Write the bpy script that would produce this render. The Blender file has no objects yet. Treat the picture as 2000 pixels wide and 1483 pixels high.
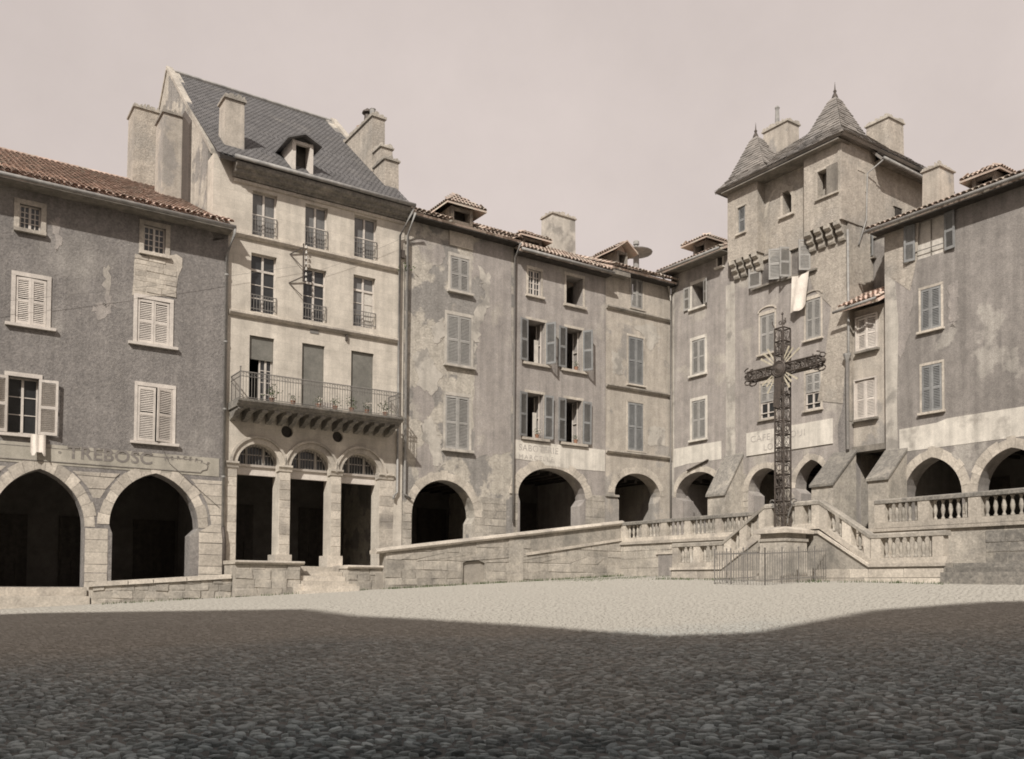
import bpy, bmesh, math, random
import numpy as np
from mathutils import Vector, Matrix
from mathutils.geometry import tessellate_polygon
random.seed(7); RNG = np.random.default_rng(7)
SC = bpy.context.scene; COL = SC.collection
rad = math.radians

# ------------------------------------------------------------------ camera, sky, sun
FPX, CY, CZ = 1750.9, 1088.3, 1.6
PITCH, ROLL = rad(1.807), rad(0.3663)
_fw = np.array([0, math.cos(PITCH), math.sin(PITCH)]); _u0 = np.array([0, -math.sin(PITCH), math.cos(PITCH)]); _r0 = np.array([1., 0, 0])
_rt = math.cos(ROLL)*_r0 + math.sin(ROLL)*_u0; _up = -math.sin(ROLL)*_r0 + math.cos(ROLL)*_u0
EYE = np.array([0, 0, CZ])
cd = bpy.data.cameras.new('camera'); cam = bpy.data.objects.new('camera', cd); COL.objects.link(cam); SC.camera = cam
cam.matrix_world = Matrix(((_rt[0], _up[0], -_fw[0], 0), (_rt[1], _up[1], -_fw[1], 0), (_rt[2], _up[2], -_fw[2], CZ), (0, 0, 0, 1)))
cd.sensor_width = 36; cd.lens = 36*FPX/2000; cd.shift_y = (CY-741.5)/2000; cd.clip_end = 2000; cd.clip_start = .1

_n1 = np.array([.5598, -.8286, 0]); _n2 = np.array([-.8286, -.5598, 0])
SUN = .65*_n1 + .76*_n2; SUN /= np.linalg.norm(SUN); SUN = SUN + np.array([0, 0, math.tan(rad(40))]); SUN /= np.linalg.norm(SUN)
w = bpy.data.worlds.new('World'); SC.world = w; w.use_nodes = True
nt = w.node_tree; nt.nodes.clear()
sky = nt.nodes.new('ShaderNodeTexSky'); sky.sky_type = 'NISHITA'; sky.sun_disc = False
sky.sun_elevation = rad(40); sky.sun_rotation = math.atan2(SUN[0], SUN[1]); sky.dust_density = 4.0; sky.air_density = 1.0; sky.ozone_density = 1.0
hs = nt.nodes.new('ShaderNodeHueSaturation'); hs.inputs['Saturation'].default_value = .15; hs.inputs['Value'].default_value = 1.0
tc = nt.nodes.new('ShaderNodeTexCoord'); nz = nt.nodes.new('ShaderNodeTexNoise'); nz.inputs['Scale'].default_value = 1.7; nz.inputs['Detail'].default_value = 9; nz.inputs['Roughness'].default_value = .62
mr = nt.nodes.new('ShaderNodeMapRange'); mr.inputs[1].default_value = .3; mr.inputs[2].default_value = .7; mr.inputs[3].default_value = .86; mr.inputs[4].default_value = 1.09
tint = nt.nodes.new('ShaderNodeMixRGB'); tint.blend_type = 'MULTIPLY'; tint.inputs[0].default_value = 1; tint.inputs[2].default_value = (1.0, .885, .835, 1)
cl = nt.nodes.new('ShaderNodeMixRGB'); cl.blend_type = 'MULTIPLY'; cl.inputs[0].default_value = 1
veil = nt.nodes.new('ShaderNodeMixRGB'); veil.inputs[0].default_value = .86; veil.inputs[2].default_value = (7.05, 6.95, 6.9, 1)      # thin even high haze over the whole sky
bg = nt.nodes.new('ShaderNodeBackground'); bg.inputs[1].default_value = .10; wo = nt.nodes.new('ShaderNodeOutputWorld')
for a, b in ((sky.outputs[0], hs.inputs['Color']), (hs.outputs[0], veil.inputs[1]), (veil.outputs[0], tint.inputs[1]), (tc.outputs['Generated'], nz.inputs['Vector']), (nz.outputs[0], mr.inputs[0]),
             (tint.outputs[0], cl.inputs[1]), (mr.outputs[0], cl.inputs[2]), (cl.outputs[0], bg.inputs[0]), (bg.outputs[0], wo.inputs[0])): nt.links.new(a, b)
sl = bpy.data.lights.new('sun', 'SUN'); sl.energy = 4.9; sl.angle = rad(.9); sl.color = (1, .955, .895)
so = bpy.data.objects.new('sun', sl); COL.objects.link(so); so.rotation_euler = Vector(SUN).to_track_quat('Z', 'Y').to_euler()
SC.view_settings.view_transform = 'Standard'; SC.view_settings.look = 'None'; SC.view_settings.exposure = 0; SC.view_settings.gamma = 1
SC.cycles.filter_width = 1.8; SC.cycles.max_bounces = 6; SC.cycles.diffuse_bounces = 3

# ------------------------------------------------------------------ places: two facade lines meeting at a corner
def ray(px, py): return (px-1000)/FPX*_rt - (py-CY)/FPX*_up + _fw
class Frame:                       # x along the facade, y into it, z up
    def __init__(s, o, ang):
        s.o = np.array([o[0], o[1], 0.]); s.x = np.array([math.sin(ang), math.cos(ang), 0]); s.y = np.array([-s.x[1], s.x[0], 0]); s.rz = math.atan2(s.x[1], s.x[0])
    def at(s, px, py, w=0):        # point seen at px,py on the vertical plane w metres before the facade
        r = ray(px, py); t = ((s.o-EYE)@s.y - w)/(r@s.y); p = EYE + r*t
        return float((p-s.o)@s.x), float(p[2])
    def w(s, x, y, z): return s.o + x*s.x + y*s.y + np.array([0, 0, z])
    def loc(s, p): q = np.array(p)-s.o; return float(q@s.x), float(q@s.y)
CORNER = (8.105, 45.624)
L = Frame(CORNER, rad(55.96)); R = Frame(CORNER, rad(145.96))
_gp = np.array([(-15, 28.5, .91), (-11, 32, 1.09), (-4.7, 35.5, 1.44), (-.5, 37.5, 1.62), (6, 35.5, 1.88), (8.4, 29.5, 1.77), (13, 28, 1.92), (0, 7, .34), (-7, 13, .41), (6, 10.4, .70), (0, 18, .88)])
_A = np.stack([_gp[:, 0], _gp[:, 1], _gp[:, 0]*_gp[:, 1], _gp[:, 1]**2], 1); _gc = np.linalg.lstsq(_A, _gp[:, 2], rcond=None)[0]
def G(x, y):
    x = np.clip(x, -45, 45); y = np.clip(y, -25, 60)
    return _gc[0]*x + _gc[1]*y + _gc[2]*x*y + _gc[3]*y*y

# ------------------------------------------------------------------ materials
def N(nt, t, **k):
    n = nt.nodes.new(t)
    for a, v in k.items():
        if a in n.inputs: n.inputs[a].default_value = v
        else: setattr(n, a, v)
    return n
def mat(name, c1, c2, scale=3, big=.35, c3=None, c3t=(.55, .7), rough=.9, bump=.3, bscale=40, rand=0, island=0, streak=0, voro=0, vs=3, joints=None, metal=0, spec=.3, lit_dust=None):
    m = bpy.data.materials.new(name); m.use_nodes = True; t = m.node_tree; b = t.nodes['Principled BSDF']; l = t.links.new
    b.inputs['Roughness'].default_value = rough; b.inputs['Metallic'].default_value = metal; b.inputs['Specular IOR Level'].default_value = spec
    g = N(t, 'ShaderNodeNewGeometry'); P = g.outputs['Position']
    n1 = N(t, 'ShaderNodeTexNoise', Scale=scale, Detail=8., Roughness=.65); l(P, n1.inputs['Vector'])
    r1 = N(t, 'ShaderNodeMapRange'); r1.inputs[1].default_value = .32; r1.inputs[2].default_value = .68; l(n1.outputs[0], r1.inputs[0])
    mx = N(t, 'ShaderNodeMixRGB'); mx.inputs[1].default_value = (*c1, 1); mx.inputs[2].default_value = (*c2, 1); l(r1.outputs[0], mx.inputs[0]); c = mx.outputs[0]
    if c3:
        n3 = N(t, 'ShaderNodeTexNoise', Scale=big, Detail=9., Roughness=.6); l(P, n3.inputs['Vector'])
        r3 = N(t, 'ShaderNodeMapRange'); r3.inputs[1].default_value = c3t[0]; r3.inputs[2].default_value = c3t[1]; l(n3.outputs[0], r3.inputs[0])
        m3 = N(t, 'ShaderNodeMixRGB'); m3.inputs[2].default_value = (*c3, 1); l(r3.outputs[0], m3.inputs[0]); l(c, m3.inputs[1]); c = m3.outputs[0]
    def mul(val, lo, hi, a=0, bb=1):
        nonlocal c
        r = N(t, 'ShaderNodeMapRange'); r.inputs[1].default_value = a; r.inputs[2].default_value = bb; r.inputs[3].default_value = lo; r.inputs[4].default_value = hi; l(val, r.inputs[0])
        q = N(t, 'ShaderNodeMixRGB', blend_type='MULTIPLY'); q.inputs[0].default_value = 1; l(c, q.inputs[1]); l(r.outputs[0], q.inputs[2]); c = q.outputs[0]
    if streak:
        mp = N(t, 'ShaderNodeMapping'); mp.inputs['Scale'].default_value = (2.4, 2.4, .14); l(P, mp.inputs[0])
        n4 = N(t, 'ShaderNodeTexNoise', Scale=1.5, Detail=6.); l(mp.outputs[0], n4.inputs['Vector']); mul(n4.outputs[0], 1-streak, 1+streak*.4, .3, .65)
    if rand:
        oi = N(t, 'ShaderNodeObjectInfo'); mul(oi.outputs['Random'], 1-rand, 1+rand)
    if island: mul(g.outputs['Random Per Island'], 1-island, 1+island)
    nb = N(t, 'ShaderNodeTexNoise', Scale=bscale, Detail=6., Roughness=.7); l(P, nb.inputs['Vector']); h = nb.outputs[0]
    mul(nb.outputs[0], .80, 1.18, .3, .7)
    if bump:
        nm = N(t, 'ShaderNodeTexNoise', Scale=1.25, Detail=12., Roughness=.72); l(P, nm.inputs['Vector']); mul(nm.outputs[0], .85, 1.13, .34, .66)
    if voro:
        v = N(t, 'ShaderNodeTexVoronoi', feature='DISTANCE_TO_EDGE', Scale=vs); mpv = N(t, 'ShaderNodeMapping'); mpv.inputs['Scale'].default_value = (1, 1, 1.7); l(P, mpv.inputs[0])
        nv = N(t, 'ShaderNodeTexNoise', Scale=2.5, Detail=3.); l(mpv.outputs[0], nv.inputs['Vector'])
        av = N(t, 'ShaderNodeMixRGB', blend_type='ADD'); av.inputs[0].default_value = .25; l(mpv.outputs[0], av.inputs[1]); l(nv.outputs['Color'], av.inputs[2]); l(av.outputs[0], v.inputs['Vector'])
        rv = N(t, 'ShaderNodeMapRange'); rv.inputs[1].default_value = 0; rv.inputs[2].default_value = .09; l(v.outputs['Distance'], rv.inputs[0])
        mul(rv.outputs[0], 1-voro*.35, 1.02)
        v2 = N(t, 'ShaderNodeTexVoronoi', Scale=vs); l(av.outputs[0], v2.inputs['Vector']); sp = N(t, 'ShaderNodeSeparateColor'); l(v2.outputs['Color'], sp.inputs[0]); mul(sp.outputs[0], 1-voro*.2, 1+voro*.2)
        ad = N(t, 'ShaderNodeMath', operation='MULTIPLY_ADD'); l(rv.outputs[0], ad.inputs[0]); ad.inputs[1].default_value = .9*voro; l(h, ad.inputs[2]); h = ad.outputs[0]
    if lit_dust:                        # dusty sand on the upper square; its fade also paints the lit-to-shaded contrast
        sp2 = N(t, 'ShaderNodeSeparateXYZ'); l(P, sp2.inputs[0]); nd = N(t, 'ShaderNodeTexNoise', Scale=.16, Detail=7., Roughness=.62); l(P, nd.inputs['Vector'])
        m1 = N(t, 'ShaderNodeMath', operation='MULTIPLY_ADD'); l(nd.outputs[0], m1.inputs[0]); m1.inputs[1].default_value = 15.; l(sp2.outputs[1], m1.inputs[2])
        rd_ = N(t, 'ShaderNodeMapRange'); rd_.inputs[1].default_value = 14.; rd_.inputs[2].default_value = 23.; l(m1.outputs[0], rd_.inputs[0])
        md_ = N(t, 'ShaderNodeMixRGB'); md_.inputs[2].default_value = (*lit_dust, 1); l(rd_.outputs[0], md_.inputs[0]); l(c, md_.inputs[1]); c = md_.outputs[0]
    if joints:                      # fine bed joints of dressed stone, too far to tell the blocks apart; (course height, block length, axis angle)
        tcx = N(t, 'ShaderNodeTexCoord'); mj = N(t, 'ShaderNodeMapping'); mj.inputs['Rotation'].default_value = (rad(90), 0, 0); l(tcx.outputs['Object'], mj.inputs[0])
        sx = N(t, 'ShaderNodeSeparateXYZ'); l(tcx.outputs['Object'], sx.inputs[0]); cx = N(t, 'ShaderNodeCombineXYZ'); l(sx.outputs[0], cx.inputs[0]); l(sx.outputs[2], cx.inputs[1])
        bk = N(t, 'ShaderNodeTexBrick', Scale=1.); bk.inputs['Mortar Size'].default_value = .006; bk.inputs['Row Height'].default_value = joints[0]; bk.inputs['Brick Width'].default_value = joints[1]
        bk.inputs['Color1'].default_value = (.93, .93, .93, 1); bk.inputs['Color2'].default_value = (1.04, 1.04, 1.04, 1); bk.inputs['Mortar'].default_value = (.78, .78, .78, 1); l(cx.outputs[0], bk.inputs['Vector'])
        q = N(t, 'ShaderNodeMixRGB', blend_type='MULTIPLY'); q.inputs[0].default_value = .8; l(c, q.inputs[1]); l(bk.outputs['Color'], q.inputs[2]); c = q.outputs[0]
    l(c, b.inputs['Base Color'])
    if bump:
        bp = N(t, 'ShaderNodeBump', Strength=bump, Distance=.03); l(h, bp.inputs['Height']); l(bp.outputs[0], b.inputs['Normal'])
    return m
M = {}
M['roughcast'] = mat('roughcast', (.185, .172, .162), (.26, .24, .222), 7, .3, (.33, .308, .28), (.57, .72), bump=1., bscale=14, streak=.13)
M['ashlar'] = mat('ashlar', (.49, .445, .38), (.58, .53, .455), 2.2, .4, (.40, .365, .315), (.56, .78), bump=.35, streak=.14, joints=(.34, .85))
M['stone'] = mat('stone', (.41, .37, .315), (.52, .47, .40), 3.5, .8, (.27, .245, .215), (.52, .72), bump=.6, bscale=14, rand=.17)
M['old_stone'] = mat('old_stone', (.31, .285, .248), (.44, .40, .34), 3, .7, (.22, .205, .18), (.5, .7), bump=.7, bscale=12, rand=.15, streak=.15)
M['lichen_shade_stone'] = mat('lichen_shade_stone', (.15, .142, .128), (.26, .24, .21), 6, 1.2, (.36, .33, .28), (.55, .72), bump=.7, bscale=12, rand=.15)  # dark lichen; on the right-hand wall end and steps it paints shade
M['shade_stone'] = mat('shade_stone', (.10, .098, .088), (.16, .155, .138), 3, .7, (.24, .225, .195), (.56, .75), bump=.7, bscale=12, rand=.15, streak=.2)  # unused; dark tone made to imitate shade on the right-hand wall
M['rubble_plaster'] = mat('rubble_plaster', (.36, .33, .285), (.49, .45, .385), 3.5, .55, (.255, .24, .22), (.495, .53), bump=.9, bscale=12, voro=.2, vs=4.5, streak=.16)
M['plaster_grey'] = mat('plaster_grey', (.225, .207, .19), (.28, .257, .234), 4, .5, (.36, .335, .30), (.57, .62), bump=.55, bscale=20, streak=.22)
M['plaster_pale'] = mat('plaster_pale', (.37, .335, .29), (.45, .405, .345), 2.6, .45, (.31, .288, .26), (.56, .60), bump=.5, bscale=20, streak=.2)
M['plaster_mauve'] = mat('plaster_mauve', (.29, .265, .245), (.35, .318, .288), 2.8, .5, (.39, .358, .315), (.57, .63), bump=.55, bscale=20, streak=.2)
M['rubble'] = mat('rubble', (.34, .305, .262), (.44, .395, .335), 3, .5, (.30, .277, .245), (.52, .68), bump=.9, bscale=12, voro=.2, vs=4.2, streak=.14)
M['limewash'] = mat('limewash', (.55, .515, .455), (.64, .60, .53), 2, .8, (.42, .39, .345), (.58, .66), bump=.25, streak=.2)
M['lime_old'] = mat('lime_old', (.40, .37, .325), (.50, .465, .41), 3, .9, (.30, .28, .25), (.53, .6), bump=.4, streak=.16)
M['band'] = mat('band', (.34, .315, .265), (.40, .37, .31), 3, .7, (.28, .26, .225), (.55, .75), bump=.2, streak=.15)
M['paint_pale'] = mat('paint_pale', (.50, .455, .41), (.60, .55, .49), 6, rough=.7, bump=.15, rand=.05)
M['paint_grey'] = mat('paint_grey', (.27, .262, .245), (.34, .325, .30), 6, rough=.75, bump=.15, rand=.1)
M['paint_blue'] = mat('paint_blue', (.19, .192, .19), (.25, .25, .242), 6, rough=.75, bump=.15, rand=.1)
M['blind'] = mat('blind', (.185, .18, .158), (.225, .215, .19), 5, rough=.8, bump=.2)
M['tile'] = mat('tile', (.47, .335, .27), (.59, .46, .385), 7, 2.5, (.42, .385, .325), (.52, .66), rough=.9, bump=.4, rand=.26, island=.26)
M['tile_old'] = mat('tile_old', (.36, .275, .225), (.48, .39, .325), 7, 2.5, (.37, .335, .28), (.48, .62), rough=.9, bump=.4, rand=.25, island=.25)
M['slate'] = mat('slate', (.098, .095, .095), (.13, .125, .122), 4, .6, (.155, .147, .137), (.55, .75), rough=.75, bump=.25, island=.1)
M['slate_old'] = mat('slate_old', (.20, .185, .168), (.27, .245, .22), 4, .6, (.165, .155, .145), (.5, .7), rough=.8, bump=.3, island=.16)
M['iron'] = mat('iron', (.065, .056, .05), (.115, .095, .08), 12, rough=.6, bump=.2, metal=.2)
M['iron_pale'] = mat('iron_pale', (.15, .145, .135), (.22, .20, .18), 12, rough=.6, bump=.2)
M['zinc'] = mat('zinc', (.24, .235, .225), (.33, .315, .29), 5, rough=.6, bump=.1, streak=.2)
M['gilt'] = mat('gilt', (.36, .325, .245), (.56, .51, .40), 9, rough=.45, bump=.1)
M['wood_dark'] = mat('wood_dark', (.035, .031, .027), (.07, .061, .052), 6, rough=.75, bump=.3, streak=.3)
M['wood_grey'] = mat('wood_grey', (.17, .155, .135), (.26, .235, .20), 6, rough=.85, bump=.4, streak=.3, rand=.12)
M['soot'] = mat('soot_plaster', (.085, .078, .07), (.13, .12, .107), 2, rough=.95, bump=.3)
M['glass'] = mat('glass', (.02, .021, .022), (.035, .036, .036), 2, rough=.12, bump=0, spec=.5)
M['glass_pale'] = mat('glass_pale', (.10, .10, .098), (.20, .195, .185), 1.1, rough=.15, bump=0, spec=.5)  # grey of reflected sky and curtains put into the pane colour
M['curtain'] = mat('curtain', (.46, .43, .38), (.58, .54, .48), 5, rough=.9, bump=.2)
M['linen'] = mat('linen', (.66, .60, .53), (.76, .70, .62), 4, rough=.9, bump=.2)
M['porcelain'] = mat('porcelain', (.48, .46, .42), (.56, .54, .5), 4, rough=.35, bump=0)
M['leaf'] = mat('leaf', (.05, .075, .03), (.09, .11, .05), 12, rough=.7, bump=0, island=.35)
M['clay'] = mat('clay', (.26, .14, .09), (.32, .18, .12), 9, rough=.85, bump=.2)
M['paving'] = mat('paving', (.27, .245, .21), (.37, .335, .285), 3, .6, (.22, .20, .175), (.5, .7), bump=.4)
M['earth'] = mat('earth', (.052, .056, .057), (.098, .10, .098), 1.6, bump=.6, bscale=12, lit_dust=(.325, .307, .270))
M['cobble'] = mat('cobble', (.108, .133, .142), (.192, .22, .226), 2.5, rough=.85, bump=.5, bscale=30, rand=.5, island=.5, lit_dust=(.325, .307, .270))
M['ink'] = mat('ink', (.15, .135, .125), (.22, .20, .18), 9, 5, (.30, .275, .235), (.55, .7), rough=.9, bump=0)
M['ink_faint'] = mat('ink_faint', (.33, .305, .28), (.42, .385, .35), 9, 5, (.57, .53, .47), (.56, .7), rough=.9, bump=0)

# ------------------------------------------------------------------ mesh helpers
class MB:
    def __init__(s): s.v = []; s.f = []
    def add(s, vs, fs):
        o = len(s.v); s.v += [tuple(map(float, p)) for p in vs]; s.f += [tuple(i+o for i in f) for f in fs]; return s
    def box(s, x0, x1, y0, y1, z0, z1):
        return s.add([(x, y, z) for z in (z0, z1) for y in (y0, y1) for x in (x0, x1)], [(0, 2, 3, 1), (4, 5, 7, 6), (0, 1, 5, 4), (2, 6, 7, 3), (0, 4, 6, 2), (1, 3, 7, 5)])
    def prism(s, poly, y0, y1, holes=()):          # poly in (x,z), extruded y0..y1
        loops = [list(poly)] + [list(h) for h in holes]; pts = [p for lp in loops for p in lp]; n = len(pts)
        tri = tessellate_polygon([[Vector((p[0], p[1], 0)) for p in lp] for lp in loops])
        fs = [tuple(t) for t in tri] + [tuple(i+n for i in t) for t in tri]; o = 0
        for lp in loops:
            k = len(lp); fs += [(o+i, o+(i+1) % k, n+o+(i+1) % k, n+o+i) for i in range(k)]; o += k
        return s.add([(p[0], y0, p[1]) for p in pts]+[(p[0], y1, p[1]) for p in pts], fs)
    def hull8(s, a, b): # two quads (4 pts each) -> closed block
        return s.add(list(a)+list(b), [(3, 2, 1, 0), (4, 5, 6, 7)]+[(i, (i+1) % 4, 4+(i+1) % 4, 4+i) for i in range(4)])
    def sweep(s, prof, x0, x1):                      # profile in (y,z) swept along x
        n = len(prof); return s.add([(x, p[0], p[1]) for x in (x0, x1) for p in prof], [tuple(range(n-1, -1, -1)), tuple(range(n, 2*n))]+[(i, (i+1) % n, n+(i+1) % n, n+i) for i in range(n)])
    def tube(s, pts, r, n=6):
        pts = [Vector(p) for p in pts]; rings = []
        for i, p in enumerate(pts):
            d = (pts[min(i+1, len(pts)-1)]-pts[max(i-1, 0)]).normalized(); a = d.orthogonal().normalized() if abs(d.z) > .99 else d.cross(Vector((0, 0, 1))).normalized(); b = d.cross(a)
            rings.append([p+r*(math.cos(2*math.pi*k/n)*a+math.sin(2*math.pi*k/n)*b) for k in range(n)])
        vs = [q for rg in rings for q in rg]; m = len(rings)
        return s.add(vs, [(i*n+k, i*n+(k+1) % n, (i+1)*n+(k+1) % n, (i+1)*n+k) for i in range(m-1) for k in range(n)]+[tuple(range(n-1, -1, -1)), tuple((m-1)*n+k for k in range(n))])
    def lathe(s, prof, n=10, o=(0, 0, 0)):
        m = len(prof); vs = [(o[0]+r*math.cos(2*math.pi*k/n), o[1]+r*math.sin(2*math.pi*k/n), o[2]+z) for r, z in prof for k in range(n)]
        return s.add(vs, [(i*n+k, i*n+(k+1) % n, (i+1)*n+(k+1) % n, (i+1)*n+k) for i in range(m-1) for k in range(n)]+[tuple(range(n-1, -1, -1)), tuple((m-1)*n+k for k in range(n))])
    def mesh(s, name, m, fix=True, smooth=False):
        me = bpy.data.meshes.new(name); me.from_pydata(s.v, [], s.f)
        if fix:
            b = bmesh.new(); b.from_mesh(me); bmesh.ops.recalc_face_normals(b, faces=b.faces); b.to_mesh(me); b.free()
        if smooth: me.shade_smooth()
        me.materials.append(M[m]); return me
    def build(s, name, m, parent=None, fix=True, smooth=False, **props): return obj(name, s.mesh(name, m, fix, smooth), parent, **props)
def obj(name, me, parent=None, loc=None, rz=None, **props):
    o = bpy.data.objects.new(name, me); COL.objects.link(o); o.parent = parent
    if loc is not None: o.location = loc
    if rz is not None: o.rotation_euler = (0, 0, rz)
    for k, v in props.items(): o[k] = v
    return o
def thing(name, label, cat, F=None, x=0, y=0, z=0, group=None, at=None, rz=0):
    """Empty at the base; children are written in frame coordinates and shifted by the part's helper"""
    o = bpy.data.objects.new(name, None); COL.objects.link(o); o.empty_display_size = .3
    if F is not None: o.location = F.w(x, y, z); o.rotation_euler = (0, 0, F.rz)
    else: o.location = at; o.rotation_euler = (0, 0, rz)
    o['label'] = label; o['category'] = cat
    if group: o['group'] = group
    return o
class Th:      # thing written in frame coordinates
    def __init__(s, name, label, cat, F, x, z, y=0, group=None):
        s.F = F; s.o = (x, y, z); s.e = thing(name, label, cat, F, x, y, z, group); s.nt = 0
    def part(s, name, m, mb, parent=None, **k):
        ox, oy, oz = s.o; mb.v = [(p[0]-ox, p[1]-oy, p[2]-oz) for p in mb.v]
        return mb.build(name, m, parent or s.e, **k)
    def put(s, name, me, x, y, z, rz=0, parent=None, **k):
        return obj(name, me, parent or s.e, (x-s.o[0], y-s.o[1], z-s.o[2]) if parent is None else (x, y, z), rz, **k)
    def at(s, px, py, w=0): return s.F.at(px, py, w)

CACHE = {}
def shutter_mesh(w, h, m, sgn):
    k = ('sh', round(w, 2), round(h, 2), m, sgn)
    if k not in CACHE:
        b = MB(); st = .075; mid = h*.5
        for x0, x1 in ((0, st), (w-st, w)): b.box(x0, x1, -.02, .02, 0, h)
        for z0, z1 in ((0, .1), (mid-.05, mid+.05), (h-.09, h)): b.box(st, w-st, -.018, .018, z0, z1)
        s = MB(); z = .12
        while z < h-.11:
            if not mid-.07 < z < mid+.035: s.add([(st, -.018, z), (w-st, -.018, z), (w-st, .014, z+.045), (st, .014, z+.045), (st, -.012, z-.004), (w-st, -.012, z-.004), (w-st, .02, z+.041), (st, .02, z+.041)], [(0, 1, 2, 3), (7, 6, 5, 4), (0, 4, 5, 1), (3, 2, 6, 7)])
            z += .062
        if sgn < 0:
            for q in (b, s): q.v = [(-p[0], p[1], p[2]) for p in q.v]
        one = MB().add([(st, -.018, 0), (w-st, -.018, 0), (w-st, .014, .045), (st, .014, .045), (st, -.012, -.004), (w-st, -.012, -.004), (w-st, .02, .041), (st, .02, .041)], [(0, 1, 2, 3), (7, 6, 5, 4), (0, 4, 5, 1), (3, 2, 6, 7)])
        if sgn < 0: one.v = [(-p[0], p[1], p[2]) for p in one.v]
        CACHE[k] = (b.mesh('shutter', m), s.mesh('louvres', m), one.mesh('slat', m))
    return CACHE[k]
def shutter(T, hx, z0, z1, w, sgn, ang, m, y=-.035, slats=False):
    """leaf hinged at hx, reaching to +x (sgn 1) or -x (sgn -1) when closed, swung outward by ang degrees"""
    a, lv, one = shutter_mesh(w, z1-z0, m, sgn)
    o = T.put('shutter', a, hx, y, z0, -sgn*rad(ang+(random.uniform(-.5, 3.5) if ang < 20 else random.uniform(-6, 6)))); o.rotation_euler[1] = rad(random.uniform(-.5, .5))
    if not slats: obj('louvres', lv, o, kind='stuff')
    else:
        h = z1-z0; z = .12
        while z < h-.11:
            if not h*.5-.07 < z < h*.5+.035: obj('slat', one, o, (0, 0, z))
            z += .062
    return o
def rect(T, xl, xr, yt, yb, w=0):
    xc, yc = (xl+xr)/2, (yt+yb)/2
    return T.at(xl, yc, w)[0], T.at(xr, yc, w)[0], T.at(xc, yb, w)[1], T.at(xc, yt, w)[1]
def loop(r): x0, x1, z0, z1 = r; return [(x0, z0), (x1, z0), (x1, z1), (x0, z1)]
def surround(T, r, m='stone', wd=.17, pr=.035, lint=None, sill=.1, ear=.08):
    x0, x1, z0, z1 = r; lt = lint or wd
    T.part('jamb', m, MB().box(x0-wd, x0-.004, -pr, .12, z0, z1)); T.part('jamb', m, MB().box(x1+.004, x1+wd, -pr, .12, z0, z1))
    T.part('lintel', m, MB().box(x0-wd, x1+wd, -pr-.003, .12, z1+.004, z1+lt))
    if sill: T.part('sill', m, MB().box(x0-wd-ear, x1+wd+ear, -.13, .1, z0-sill, z0-.004))
def casement(T, r, cols=2, rows=3, y=.2, m='paint_pale', transom=None, pm='glass', bar=.028):
    """fixed frame, two leaves and glazing bars, each pane its own piece"""
    x0, x1, z0, z1 = r; b = MB(); fr = .05; mull = .075
    b.box(x0, x0+fr, y-.03, y+.03, z0, z1); b.box(x1-fr, x1, y-.03, y+.03, z0, z1); b.box(x0+fr, x1-fr, y-.028, y+.028, z0, z0+.07); b.box(x0+fr, x1-fr, y-.028, y+.028, z1-fr, z1)
    xm = (x0+x1)/2; b.box(xm-mull/2, xm+mull/2, y-.04, y+.026, z0+.07, z1-fr)
    zt = z1-fr
    if transom: zt = z1-(z1-z0)*transom; b.box(x0+fr, x1-fr, y-.045, y+.024, zt-.04, zt+.04)
    hc = max(1, cols//2); panes = []
    for lx0, lx1 in ((x0+fr, xm-mull/2), (xm+mull/2, x1-fr)):
        xs = [lx0+(lx1-lx0)*i/hc for i in range(hc+1)]
        for x in xs[1:-1]: b.box(x-bar/2, x+bar/2, y-.02, y+.018, z0+.07, zt)
        zs = [z0+.07+(zt-(.04 if transom else 0)-z0-.07)*j/rows for j in range(rows+1)]
        for z in zs[1:-1]: b.box(lx0, lx1, y-.019, y+.016, z-bar/2, z+bar/2)
        for i in range(hc):
            for j in range(rows): panes.append((xs[i], xs[i+1], zs[j], zs[j+1]))
        if transom: panes.append((lx0, lx1, zt+.04, z1-fr))
    o = T.part('window', m, b)
    for q in panes: T.part('pane', pm, MB().box(q[0]+.004, q[1]-.004, y+.003, y+.009, q[2]+.004, q[3]-.004), parent=o)
    return o
def guard(T, r, y=-.12, h=.75):
    """low iron window rail"""
    x0, x1, z0, z1 = r; b = MB(); t = .012
    b.box(x0, x1, y-t, y+t, z0+h, z0+h+.03); b.box(x0, x1, y-t, y+t, z0+.1, z0+.125); b.box(x0, x1, y-t, y+t, z0+h-.15, z0+h-.13); n = 9
    for i in range(n+1):
        x = x0+(x1-x0)*i/n; b.box(x-.008, x+.008, y-.008, y+.008, z0+.05, z0+h)
    for i in (0, 1): x = (x0, x1)[i]; b.box(x-.01, x+.01, y, .05, z0+h-.01, z0+h+.02); b.box(x-.01, x+.01, y, .05, z0+.1, z0+.12)
    T.part('window_guard', 'iron_pale', b)
def tile_mesh(m):
    k = ('tile', m)
    if k not in CACHE:
        b = MB(); n = 5; vs = []
        for (y, r, h) in ((0, .105, .085), (.46, .085, .07)):
            for q in (1, .86):
                for i in range(n+1):
                    a = math.pi*i/n; vs.append((-r*q*math.cos(a), y, h*q*math.sin(a)+(.03 if y == 0 else 0)))
        k2 = n+1; fs = []
        for i in range(n): fs += [(i, i+1, 2*k2+i+1, 2*k2+i), (k2+i+1, k2+i, 3*k2+i, 3*k2+i+1), (i+1, i, k2+i, k2+i+1)]
        b.add(vs, fs); CACHE[k] = (b.mesh('tile', m, fix=False), b)
    return CACHE[k]
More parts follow.
